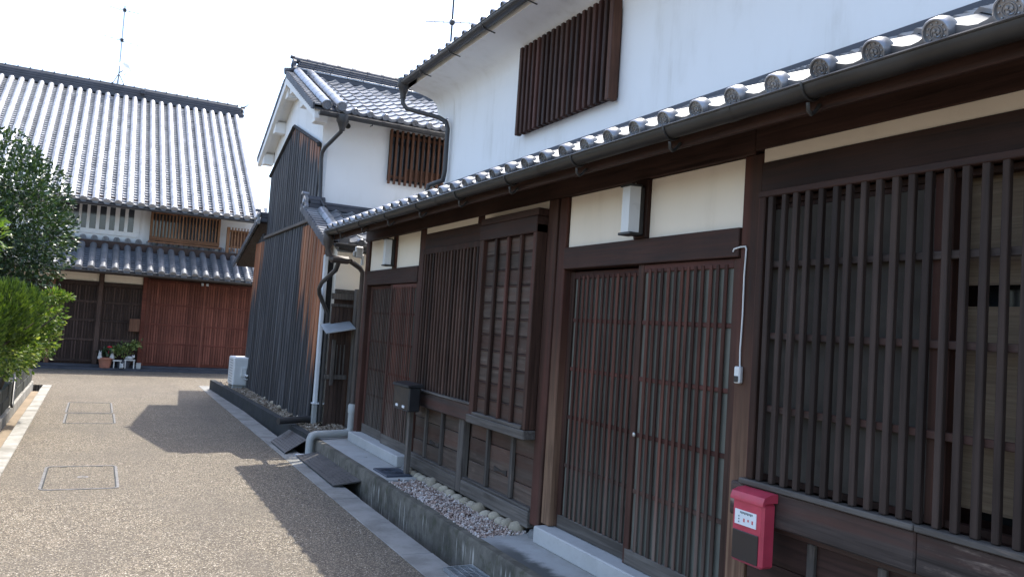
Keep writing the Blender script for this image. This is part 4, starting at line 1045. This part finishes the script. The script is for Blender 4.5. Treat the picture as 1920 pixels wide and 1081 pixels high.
# ================================================================ THINGS
# --- red mailbox
RM = thing('red_mailbox', (2.74, 2.715, .64), 'faded red mailbox with white notice and dark panel hung on the near sill beam', 'mailbox')
MB().box(2.70, 2.782, 2.635, 2.83, .655, .945, .012).build('body', RED, RM, fix=False)
MB().prism([(2.692, .935), (2.692, .948), (2.702, .972), (2.735, .984), (2.783, .988), (2.783, .947), (2.71, .947), (2.70, .935)], 'y', 2.630, 2.835).build('lid', RED, RM, smooth=30)
MB().box(2.694, 2.702, 2.655, 2.815, .668, .80, .003).build('front_panel', DKPANEL, RM, fix=False)
LB = MB().box(2.6965, 2.7005, 2.672, 2.805, .826, .893, 0).build('notice', PAPER, RM, fix=False)
pr = MB()
for i in range(9): pr.box(2.6955, 2.6966, 2.772-i*.009-.0065, 2.772-i*.009, .879-.003*(i % 2), .887)
for i in range(3): pr.box(2.6955, 2.6966, 2.775, 2.782, .835+i*.013, .841+i*.013)
pr.build('notice_print', INK, LB, fix=False)
pr = MB()
for i in range(3): pr.box(2.6954, 2.6967, 2.750-i*.026-.009, 2.750-i*.026, .842+.006*(i % 2), .858)
pr.build('notice_print_red', INKR, LB, fix=False)
# --- black mailbox on post
BM = thing('black_mailbox', (2.70, 7.23, .18), 'small black mailbox on a thin post beside the far lattice door', 'mailbox')
MB().box(2.63, 2.75, 7.02, 7.44, .82, 1.05, .012).build('body', BLACKPL, BM, fix=False)
MB().prism([(2.615, 1.045), (2.76, 1.052), (2.76, 1.08), (2.62, 1.066)], 'y', 7.005, 7.455).build('lid', BLACKPL, BM)
for yy in (7.30, 7.12): MB().box(2.624, 2.632, yy, yy+.055, .845, .868, .002).build('name_tag', PAPER, BM, fix=False)
box('post', WOOD_GREYV, BM, 2.755, 2.80, 7.30, 7.36, .19, 1.0, .005)
# --- wall lamps
def lamp(y, label):
    Lm = thing('wall_lamp', (2.86, y, 2.27), label, 'lamp', 'box lamps above the lattice doors')
    MB().box(2.845, 2.897, y-.045, y+.045, 2.27, 2.57, .008).build('back_plate', BLACKPL, Lm, fix=False)
    MB().prism([(2.785, y-.038), (2.85, y-.058), (2.85, y+.058), (2.785, y+.038)], 'z', 2.285, 2.562).build('lamp_shade', OPAL, Lm)
    MB().box(2.78, 2.86, y-.062, y+.062, 2.563, 2.576, .003).build('cap', BLACKPL, Lm, fix=False)
    MB().box(2.78, 2.86, y-.062, y+.062, 2.268, 2.284, .003).build('base', BLACKPL, Lm, fix=False)
    return Lm
lamp(3.945, 'white box lamp between the big plaster panels above the nearer lattice door')
lamp(8.535, 'small white box lamp above the far lattice door beside the black mailbox')
# --- doorbell with white cable
DB = thing('doorbell', (2.88, 2.975, 1.46), 'white doorbell box with thin cable on the weathered post above red mailbox', 'doorbell')
MB().box(2.872, 2.899, 3.005, 3.048, 1.455, 1.54, .006).build('body', WHITEPL, DB, fix=False)
MB().box(2.867, 2.8725, 3.012, 3.040, 1.462, 1.492, .003).build('button', BLACKPL, DB, fix=False)
MB().tube([(2.893, 3.026, 1.54), (2.892, 3.029, 1.62), (2.893, 3.025, 1.8), (2.893, 3.028, 2.0), (2.893, 3.022, 2.135), (2.892, 3.028, 2.150), (2.887, 3.06, 2.148), (2.882, 3.098, 2.140), (2.882, 3.106, 2.126)], .0045, 8).build('cable', WHITEPL, DB, smooth=60)
# --- small white junction box under the far eave
JB = thing('sensor_light', (2.84, 9.69, 2.40), 'small white sensor box fixed under the eave by the corner downpipe', 'sensor light')
MB().box(2.79, 2.88, 9.66, 9.73, 2.42, 2.56, .01).build('body', WHITEPL, JB, fix=False)
MB().box(2.765, 2.80, 9.665, 9.725, 2.43, 2.50, .01).build('hood', PVC, JB, fix=False)
MB().box(2.87, 2.90, 9.67, 9.71, 2.33, 2.46, .004).build('bracket', WHITEPL, JB, fix=False)
# --- air conditioner
AC = thing('air_conditioner', (2.53, 15.85, .19), 'white outdoor air conditioner unit at the far end of the plank wall', 'air conditioner')
MB().box(2.36, 2.66, 15.80, 16.42, .245, .78, .02).build('casing', WHITEPL, AC, fix=False)
b = MB()
for i in range(9): b.box(2.353, 2.361, 15.90, 16.28, .31+i*.05, .325+i*.05)
b.build('grille', PVC, AC, fix=False)
MB().box(2.38, 2.64, 15.795, 15.803, .29, .74, .003).build('side_panel', WHITEPL, AC, fix=False)
MB().box(2.50, 2.60, 15.755, 15.797, .42, .60, .01).build('valve_cover', WHITEPL, AC, fix=False)
for yy in (15.87, 16.3): MB().box(2.37, 2.65, yy-.04, yy+.04, .185, .244, .008).build('foot', PVC, AC, fix=False)
MB().tube([(2.58, 15.77, .46), (2.60, 15.70, .44), (2.66, 15.66, .47), (2.71, 15.64, .55)], .018, 8).build('hose', WHITEPL, AC, smooth=50)
MB().tube([(2.56, 15.77, .43), (2.58, 15.68, .37), (2.66, 15.64, .40), (2.72, 15.62, .46)], .014, 8).build('hose', PVC, AC, smooth=50)
# --- channel covers
def plate(name, pts4, th, label, mat=STEEL):
    o = thing(name, tuple(sum(p[i] for p in pts4)/4 for i in range(3)), label, 'channel cover', 'steel plates bridging the channel')
    v = [Vector(p) for p in pts4]; n = (v[1]-v[0]).cross(v[3]-v[0]).normalized()
    if n.z < 0: n = -n
    MB().add([*v, *[p+n*th for p in v]], [(3,2,1,0),(4,5,6,7),(0,1,5,4),(1,2,6,5),(2,3,7,6),(3,0,4,7)]).build('plate', mat, o)
    b = MB(); a, c = v[1]-v[0], v[3]-v[0]
    nu = max(4, int(a.length/.045)); nv = max(3, int(c.length/.045))
    for i in range(1, nu):
        for j in range(1, nv):
            p = v[0]+a*(i/nu)+c*(j/nv)+n*(th+.001); d = (a.normalized() if (i+j) % 2 else c.normalized())*.013; e = n.cross(d).normalized()*.0035
            b.add([p-d-e, p+d-e, p+d+e, p-d+e, p-d*.6+n*.004, p+d*.6+n*.004], [(0,1,5,4),(2,3,4,5),(1,2,5),(3,0,4)])
    t = b.build('tread_pattern', mat, o); t['kind'] = 'stuff'
    return o
plate('channel_cover', [(2.17, 7.70, .012), (2.428, 7.63, .06), (2.428, 9.35, .06), (2.19, 9.42, .012)], .012, 'long dark steel plate sloping up from lane to the apron before the far door')
plate('channel_cover', [(2.10, 9.60, .012), (2.40, 9.82, .13), (2.39, 10.75, .13), (2.10, 10.48, .012)], .012, 'shorter tilted steel plate beside the floor drain pipe of storehouse')
MB().box(2.20, 2.37, 9.44, 9.54, .008, .02).build('shim', PVC_W, bpy.data.objects['channel_cover'], fix=False)
# grating
GR = thing('drain_grate', (2.35, 4.85, 0), 'pale galvanised drain grate over the channel at bottom of view', 'drain grate')
MB().box(2.20, 2.215, 4.45, 4.98, .006, .03).box(2.40, 2.415, 4.45, 4.98, .006, .03).box(2.215, 2.40, 4.965, 4.98, .006, .03).box(2.215, 2.40, 4.45, 4.465, .006, .03).build('frame', GRATE, GR, fix=False)
for i in range(16): MB().box(2.215, 2.40, 4.487+i*.030, 4.496+i*.030, .008, .028).build('bar', GRATE, GR, fix=False)
for i in range(3): MB().box(2.255+i*.05, 2.262+i*.05, 4.465, 4.965, .0285, .031).build('cross_bar', GRATE, GR, fix=False)
# drain lid in the apron
DL = thing('drain_cover', (2.67, 7.45, .18), 'square blue grey drain cover set in the apron beside gravel', 'drain cover')
MB().box(2.54, 2.80, 7.22, 7.64, .17, .195, .006).build('lid', IRONLID, DL, fix=False)
b = MB()
for rr in (.04, .075, .11): b.lathe([(rr, .1945), (rr, .199), (rr+.012, .199), (rr+.012, .1945)], 20, T(2.67, 7.43, 0))
b.build('ring_pattern', IRONLID, DL, smooth=40)
MB().lathe([(.07, .179), (.068, .184), (0, .185)], 20, T(2.63, 8.35, 0)).build('cleanout_cap', CONC, apron, smooth=40)
# manholes in lane: metal frame with paving infill
METAL = plain('worn_manhole_frame', (.15,.148,.145), .6, .3, .5, 14, .3)
def rrect(x0, x1, y0, y1, r, n=4):
    P = []
    for cx, cy, a in ((x1-r, y1-r, 0), (x0+r, y1-r, 90), (x0+r, y0+r, 180), (x1-r, y0+r, 270)):
        for i in range(n+1):
            t = rad(a+90*i/n); P.append((cx+r*math.cos(t), cy+r*math.sin(t)))
    return P
def ring(x0, x1, y0, y1, w, z, r):
    A = rrect(x0, x1, y0, y1, r); B = rrect(x0+w, x1-w, y0+w, y1-w, max(.01, r-w)); n = len(A)
    return MB().add([(x, y, z) for x, y in A]+[(x, y, z) for x, y in B]+[(x, y, .0) for x, y in A]+[(x, y, .0) for x, y in B], [(i, (i+1)%n, n+(i+1)%n, n+i) for i in range(n)]+[(i, 2*n+i, 2*n+(i+1)%n, (i+1)%n) for i in range(n)]+[(n+i, n+(i+1)%n, 3*n+(i+1)%n, 3*n+i) for i in range(n)])
def manhole(x0, x1, y0, y1, label):
    o = thing('manhole_cover', ((x0+x1)/2, (y0+y1)/2, 0), label, 'manhole cover', 'paved manhole covers in the lane')
    ring(x0, x1, y0, y1, .022, .0045, .07).build('frame', METAL, o)
    P_ = rrect(x0+.034, x1-.034, y0+.034, y1-.034, .05); MB().add([(x, y, .0022) for x, y in P_], [tuple(range(len(P_)))]).build('infill', ROAD_LID, o)
    ring(x0+.022, x1-.022, y0+.022, y1-.022, .012, .0032, .06).build('joint', CONC_BLK, o)
    for q in (.25, .75): MB().box(x0+(x1-x0)*q-.03, x0+(x1-x0)*q+.03, y1-.06, y1-.035, .001, .005, .002).build('lifting_slot', CONC_BLK, o, fix=False)
    return o
mh = manhole(-.335, .30, 7.97, 9.10, 'nearest manhole cover with metal frame and gravel infill in the lane')
MB().lathe([(.05, .0), (.05, .005), (.035, .006), (.03, .002), (0, .002)], 14, T(.0, 8.52, 0)).build('keyhole', METAL, mh)
manhole(-.30, .345, 12.25, 13.35, 'nearer half of the double manhole cover further up the lane')
manhole(-.31, .33, 13.42, 14.8, 'farther half of the double manhole cover further up the lane')

# --- antennas and dish
def antenna(loc, h, label, beams, tripod=True):
    o = thing('tv_antenna', loc, label, 'antenna', None); x, y, z = loc
    MB().tube([(x, y, z), (x-.0, y, z+h)], .022, 8).build('mast', BLACKPL if not tripod else GRATE, o, smooth=40)
    if tripod:
        for k in range(3):
            a = 2*math.pi*k/3+.4; MB().tube([(x, y, z+.38), (x+.3*math.cos(a), y+.3*math.sin(a), z-.12)], .012, 6).build('leg', BLACKPL, o)
    for (zz, L, ang, n, el_) in beams:
        d = Vector((math.cos(ang), math.sin(ang), 0)); e = Vector((-d.y, d.x, 0)); c = Vector((x, y, z+zz))
        bm_ = MB().tube([c-d*L*.5, c+d*L*.5], .013, 6).build('boom', GRATE, o)
        for i in range(n):
            p = c + d*L*(i/(n-1)-.5); l_ = el_*(1-.35*i/n)
            MB().tube([p-e*l_, p+e*l_], .007, 5).build('element', GRATE, bm_)
        MB().box(c.x-.05, c.x+.05, c.y-.05, c.y+.05, c.z-.05, c.z+.05, .01).build('clamp', BLACKPL, bm_, fix=False)
    return o
antenna((-.03, 27.8, 8.5), 2.55, 'tall thin tv antenna mast on ridge of the far big house', [(2.42, .8, .1, 4, .12), (1.45, 1.0, .35, 6, .18)])
antenna((6.38, 16.0, 5.2), 4.0, 'dark tv antenna rising behind the eave of the near white upper storey', [(3.1, 1.15, 2.6, 7, .16), (3.95, .5, .3, 4, .25)], False)
DI = thing('satellite_dish', (-.03, 27.75, 8.95), 'pale round satellite dish on the antenna mast of far roof', 'satellite dish')
MB().lathe([(0, 0), (.10, .012), (.18, .04), (.235, .075), (.24, .075), (.18, .03), (.0, -.012)], 20, T(.12, 27.62, 9.0) @ Euler((rad(62), 0, rad(38))).to_matrix().to_4x4()).build('reflector', WHITEPL, DI, smooth=40)
MB().tube([(-.03, 27.8, 8.9), (.10, 27.66, 8.98)], .015, 6).build('arm', BLACKPL, DI); MB().tube([(.10, 27.62, 8.8), (.30, 27.35, 8.95)], .01, 6).build('feed_arm', GRATE, DI)

# --- planters at the far house
PL = thing('flower_pot', (.26, 22.02, .06), 'terracotta pot with red flower and white figures by the dark screen door', 'flower pot')
MB().lathe([(.0, .06), (.12, .06), (.155, .27), (.175, .27), (.175, .31), (.14, .31), (.13, .26), (0, .26)], 16, T(.26, 22.0, 0)).build('pot', TERRA, PL, smooth=40)
def leaves(b, tint, n, fn, l0, l1, wd=.45, bend=.25, up=.3):
    for i in range(n):
        p, nrm = fn(); L = random.uniform(l0, l1); w = L*wd*.5
        d = (nrm + Vector((random.gauss(0,.55), random.gauss(0,.55), random.gauss(0,.45)+up*.3))).normalized()
        s_ = d.cross(Vector((random.gauss(0,1), random.gauss(0,1), random.gauss(0,1)))).normalized(); k = s_.cross(d)
        q = p + d*L*.5 + k*(bend*w)
        v = [p, q-s_*w, p+d*L - k*(bend*L*.3), q+s_*w, p+d*L*.5]
        b.add(v, [(0,1,4),(1,2,4),(2,3,4),(3,0,4)])
        t = random.random(); tint += [t]*5
def add_tint(o, tint):
    at = o.data.attributes.new('tint', 'FLOAT', 'POINT'); at.data.foreach_set('value', tint)
random.seed(51)
b = MB(); tn = []
leaves(b, tn, 120, lambda: (Vector((.26+random.gauss(0,.08), 22.0+random.gauss(0,.08), .32+abs(random.gauss(0,.09)))), Vector((0,0,1))), .05, .10, .6)
o = b.build('foliage', LEAF_DK, PL, fix=False); add_tint(o, tn)
b = MB()
for k in range(9):
    a = 2*math.pi*k/9; b.lathe([(0, 0), (.02, .01), (.03, .025), (.0, .035)], 6, T(.33+.028*math.cos(a), 21.95+.028*math.sin(a), .56) @ Euler((.6*math.sin(a), .6*math.cos(a), 0)).to_matrix().to_4x4())
b.tube([(.30, 21.98, .34), (.33, 21.95, .56)], .006, 5); b.build('flower', FLOWER, PL, smooth=50)
for (x, y, h, s_) in ((.13, 21.92, .27, 1.0), (.40, 21.93, .28, 1.05)):
    f = thing('rabbit_figure', (x, y, h), 'white garden figure on %s rim of terracotta flower pot' % ('left' if x < .2 else 'right'), 'ornament')
    MB().lathe([(0, 0), (.05, .01), (.055, .06), (.03, .11), (.038, .135), (.03, .165), (0, .178)], 12, T(x, y, h) @ Matrix.Scale(s_, 4)).build('body', STATUE, f, smooth=60)
    for sg in (1, -1): MB().tube([(x+sg*.015, y, h+.165), (x+sg*.022, y, h+.215)], [.012, .006], 6).build('ear', STATUE, f, smooth=60)
P2 = thing('potted_shrub', (.66, 22.02, .06), 'low spreading potted shrub with pale leaves in front of dark screen door', 'potted plant')
MB().lathe([(.0, .06), (.14, .06), (.17, .26), (.15, .27), (.0, .24)], 14, T(.66, 22.05, 0)).build('pot', PLINTH, P2, smooth=40)
MB().tube([(.66, 22.05, .24), (.68, 22.03, .5)], [.02, .01], 6).build('trunk', BARK, P2)
b = MB(); tn = []
def shrub():
    u = random.uniform(-1, 1); z = .56+.10*u + random.gauss(0,.06)
    return Vector((.66+u*.30+random.gauss(0,.03), 22.0+random.gauss(0,.12), z - .12*(1-abs(u))*random.random())), Vector((u*.6, -.6, .5))
leaves(b, tn, 520, shrub, .05, .10, .5)
o = b.build('foliage', LEAF_POT, P2, fix=False); add_tint(o, tn)
BN = thing('ornament_bench', (.53, 21.95, .06), 'little white bench between the flower pot and the white stool', 'bench')
box('seat', STATUE, BN, .42, .62, 21.88, 22.0, .23, .265, .006)
for x in (.44, .58): box('leg', STATUE, BN, x, x+.025, 21.9, 21.98, .06, .229, .004)
ST = thing('ornament_stool', (.80, 21.95, .06), 'small white stool carrying a sleeping white animal figure', 'stool')
box('seat', STATUE, ST, .68, .92, 21.87, 22.05, .255, .285, .006)
for x in (.69, .885): 
    for yy in (21.88, 22.02): box('leg', STATUE, ST, x, x+.025, yy, yy+.025, .06, .254, .004)
CT = thing('animal_figure', (.80, 21.95, .285), 'white curled animal figure lying on the small white stool', 'ornament')
MB().lathe([(0, 0), (.07, .01), (.085, .04), (.05, .075), (0, .085)], 12, T(.78, 21.95, .286) @ Matrix.Diagonal((1.15, .8, 1, 1))).build('body', STATUE, CT, smooth=60)
MB().lathe([(0, 0), (.035, .015), (.04, .04), (.02, .065), (0, .07)], 10, T(.87, 21.93, .32)).build('head', STATUE, CT, smooth=60)
for sg in (1, -1): MB().lathe([(.013, 0), (0, .03)], 5, T(.87+sg*.02, 21.93, .38)).build('ear', STATUE, CT)
FD = thing('dog_figure', (.62, 21.9, .06), 'tiny white dog figure standing in front of the little bench', 'ornament')
MB().lathe([(0, 0), (.035, .01), (.045, .05), (.03, .08), (.035, .10), (0, .125)], 10, T(.63, 21.86, .062)).build('body', STATUE, FD, smooth=60)
for sg in (1, -1): MB().tube([(.63+sg*.018, 21.86, .165), (.63+sg*.03, 21.86, .20)], [.010, .004], 5).build('ear', STATUE, FD)
BX = thing('grey_crate', (1.0, 21.98, .06), 'small grey box on the step beside the red sliding door', 'box')
MB().box(.95, 1.06, 21.93, 22.03, .06, .19, .008).build('body', PVC, BX, fix=False); MB().box(.945, 1.065, 21.925, 22.035, .191, .203, .003).build('lid', PVC, BX, fix=False)

# --- left garden wall of blocks
BW = thing('block_wall', (-1.1, 11, .1), 'low dark mossy block wall under the hedge on left of the lane', 'wall')
random.seed(61)
for c in range(2):
    y = 3.0 - (.2 if c % 2 else 0)
    while y < 17.35:
        y2 = min(y+.40, 17.4)
        box('block', BLOCK, BW, -1.12+random.uniform(-.004,.004), -.995+random.uniform(-.006,.006), y+.004, y2-.004, .105+c*.178, .275+c*.178, .012); y = y2
MB().box(-1.11, -1.01, 3.0, 17.38, .10, .452).build('mortar', CONC_BLK, BW, fix=False)
HS = thing('garden_hose', (-.98, 13.4, .1), 'short black hose hanging over the dark block wall', 'hose')
MB().tube([(-1.05, 13.6, .5), (-1.0, 13.55, .52), (-.98, 13.45, .47), (-.965, 13.2, .25), (-.955, 13.05, .12)], .02, 8).build('hose_body', BLACKPL, HS, smooth=50)

# --- trees and hedge
def crown(name, mat, parent, lobes, n, l0, l1, seed, wd=.5, inner=.55, up=.2):
    random.seed(seed); b = MB(); tn = []
    tot = sum(r[3]**2 for r in lobes)
    cs = []
    def fn():
        L = random.choices(lobes, [q[3]**2 for q in lobes])[0]
        while True:
            d = Vector((random.gauss(0,1), random.gauss(0,1), random.gauss(0,1))).normalized()
            k = noise.noise(Vector((d.x*2.2+L[0]*3, d.y*2.2+L[1], d.z*2.2+L[2]*2)))
            k2 = noise.noise(Vector((d.x*6+L[0], d.y*6+L[1]*3, d.z*6)))
            if k2 < -.28 and random.random() < .7: continue
            break
        rr = L[3]*(1 + .22*k + .10*k2) * (1 - (1-inner)*random.random()**2.2)
        sq = L[4] if len(L) > 4 else 1
        return Vector((L[0]+d.x*rr, L[1]+d.y*rr, L[2]+d.z*rr*sq)), Vector((d.x, d.y, d.z))
    leaves(b, tn, n, fn, l0, l1, wd, .3, up)
    o = b.build(name, mat, parent, fix=False); add_tint(o, tn); return o
def tree_trunk(parent, base, top, r, limbs):
    MB().tube([base, ((base[0]+top[0])/2+.04, (base[1]+top[1])/2, (base[2]+top[2])/2), top], [r, r*.75, r*.4], 8).build('trunk', BARK, parent, smooth=60)
    random.seed(int(base[1]*10))
    for k in range(limbs):
        a = 2*math.pi*k/limbs+random.uniform(-.3,.3); t = random.uniform(.45, .9)
        p = Vector(base).lerp(Vector(top), t); q = p+Vector((math.cos(a)*.55, math.sin(a)*.55, .45))
        MB().tube([p, (p+q)/2+Vector((0,0,-.04)), q], [r*.4, r*.28, r*.12], 6).build('limb', BARK, parent, smooth=60)
t1 = thing('camellia_tree', (-1.55, 13.2, .3), 'dark glossy round camellia tree rising above the hedge on the left', 'tree')
crown('crown', LEAF_DK, t1, [(-1.45, 13.2, 2.75, 1.0, 1.05), (-1.05, 13.1, 2.45, .68), (-1.4, 13.3, 3.45, .55), (-1.1, 13.4, 3.0, .62), (-1.9, 13.2, 2.4, .8), (-1.2, 13.0, 2.05, .55)], 16000, .045, .092, 71, .5)
tree_trunk(t1, (-1.55, 13.3, .3), (-1.5, 13.2, 2.8), .09, 6)
t2 = thing('broadleaf_shrub', (-1.9, 10.4, .3), 'yellow green leafy shrub cut by the left edge of view', 'shrub')
crown('crown', LEAF_LT, t2, [(-1.24, 10.2, 2.28, .27, 1.25), (-1.4, 10.0, 1.85, .34), (-1.3, 10.3, 2.55, .18), (-1.75, 10.0, 2.2, .5)], 2000, .07, .13, 72, .45, .4)
tree_trunk(t2, (-1.9, 10.4, .3), (-1.75, 10.2, 2.2), .04, 4)
t3 = thing('juniper_bush', (-1.35, 11.0, .3), 'bright green feathery juniper bush in front of camellia tree', 'bush')
random.seed(73)
def juniper(parent, lobes, n, seed):
    random.seed(seed); b = MB(); tn = []
    for i in range(n):
        L = random.choices(lobes, [q[3]**2 for q in lobes])[0]
        d = Vector((random.gauss(0,1), random.gauss(0,1), random.gauss(0,1))).normalized()
        p = Vector((L[0], L[1], L[2])) + Vector((d.x, d.y, d.z*L[4]))*L[3]*(1+.18*noise.noise(d*4+Vector((L[0],L[1],0))))*(1-.35*random.random()**2)
        dirv = (d*.7+Vector((0,0,.9))+Vector((random.gauss(0,.25), random.gauss(0,.25), 0))).normalized(); ln = random.uniform(.05,.10); s_ = dirv.cross(Vector((random.gauss(0,1), random.gauss(0,1), .1))).normalized()*.008
        t = random.random()
        b.add([p-s_, p+s_, p+dirv*ln+s_*.4, p+dirv*ln-s_*.4], [(0,1,2,3)]); tn += [t]*4
        for sg in (1, -1):
            e = (dirv+s_.normalized()*sg*.7).normalized(); q = p+dirv*ln*.45
            b.add([q-s_*.8, q+s_*.8, q+e*ln*.5], [(0,1,2)]); tn += [t]*3
    o = b.build('foliage', LEAF_BR, parent, fix=False); add_tint(o, tn); return o
juniper(t3, [(-1.02, 11.2, 1.47, .30, 1.2), (-.84, 11.7, 1.50, .22, 1.3), (-1.35, 10.9, 1.3, .42, 1.1), (-.92, 11.5, 1.25, .24, 1)], 8000, 73)
tree_trunk(t3, (-1.3, 11.1, .3), (-1.15, 11.2, 1.4), .05, 4)
t4 = thing('hedge_bush', (-1.0, 12.0, .3), 'loose pale leaved hedge bush hanging over the block wall', 'bush')
crown('foliage', LEAF_LT, t4, [(-.70, 12.6, 1.42, .30, 1.0), (-.72, 12.5, 1.08, .27), (-.92, 12.1, .98, .27), (-.98, 13.0, 1.25, .42), (-1.05, 11.4, .95, .28), (-1.0, 13.0, .85, .3), (-.55, 12.6, 1.70, .13, .5), (-.42, 12.65, 1.70, .09, .4)], 5900, .045, .085, 74, .5, .4)
tree_trunk(t4, (-1.1, 12.1, .3), (-.85, 12.2, 1.4), .04, 5)
t5 = thing('hedge_bush', (-1.3, 15.2, .3), 'far shaded part of the hedge behind the pale leaved bush', 'bush')
crown('foliage', LEAF_DK, t5, [(-1.25, 15.3, 1.2, .55, 1.1), (-1.3, 16.3, 1.1, .5), (-1.3, 14.3, 1.3, .6), (-1.2, 15.0, .95, .32)], 4200, .05, .09, 76, .5, .4)
tree_trunk(t5, (-1.35, 15.3, .3), (-1.25, 15.3, 1.2), .04, 4)
t6 = thing('hedge_bush', (-1.5, 8.6, .3), 'nearer low hedge running along the block wall beyond left edge', 'bush')
crown('foliage', LEAF_LT, t6, [(-1.5, 9.3, .85, .36), (-1.5, 8.6, .85, .42), (-1.5, 7.7, .85, .42), (-1.5, 6.9, .85, .42), (-1.25, 10.3, .80, .24)], 3200, .05, .09, 77, .5, .4)
tree_trunk(t6, (-1.5, 8.6, .3), (-1.5, 8.6, .8), .03, 4)
# strap-leaved plant at the wall end
GP = thing('strap_leaf_plant', (-.95, 16.9, .1), 'arching strap leaved plant at the far end of the block wall', 'plant')
random.seed(78); b = MB(); tn = []
for k in range(14):
    a = random.uniform(-1.2, 1.6); L = random.uniform(.35, .6); d = Vector((math.cos(a), math.sin(a)*.6, 0)); p0 = Vector((-1.02, 16.9, .55)); pr_ = []
    for i in range(6):
        t = i/5; pr_.append(p0+d*L*t*.9+Vector((0,0,.55*L*t*(1.9-2.2*t)+.1*t)))
    sd = d.cross(Vector((0,0,1)))*.012; t_ = random.uniform(.5,1)
    v = [q+sd*(1-i/5.2) for i, q in enumerate(pr_)]+[q-sd*(1-i/5.2) for i, q in enumerate(pr_)]
    b.add(v, [(i, i+1, 7+i, 6+i) for i in range(5)]); tn += [t_]*12
o = b.build('leaf', LEAF_LT, GP, fix=False); add_tint(o, tn)
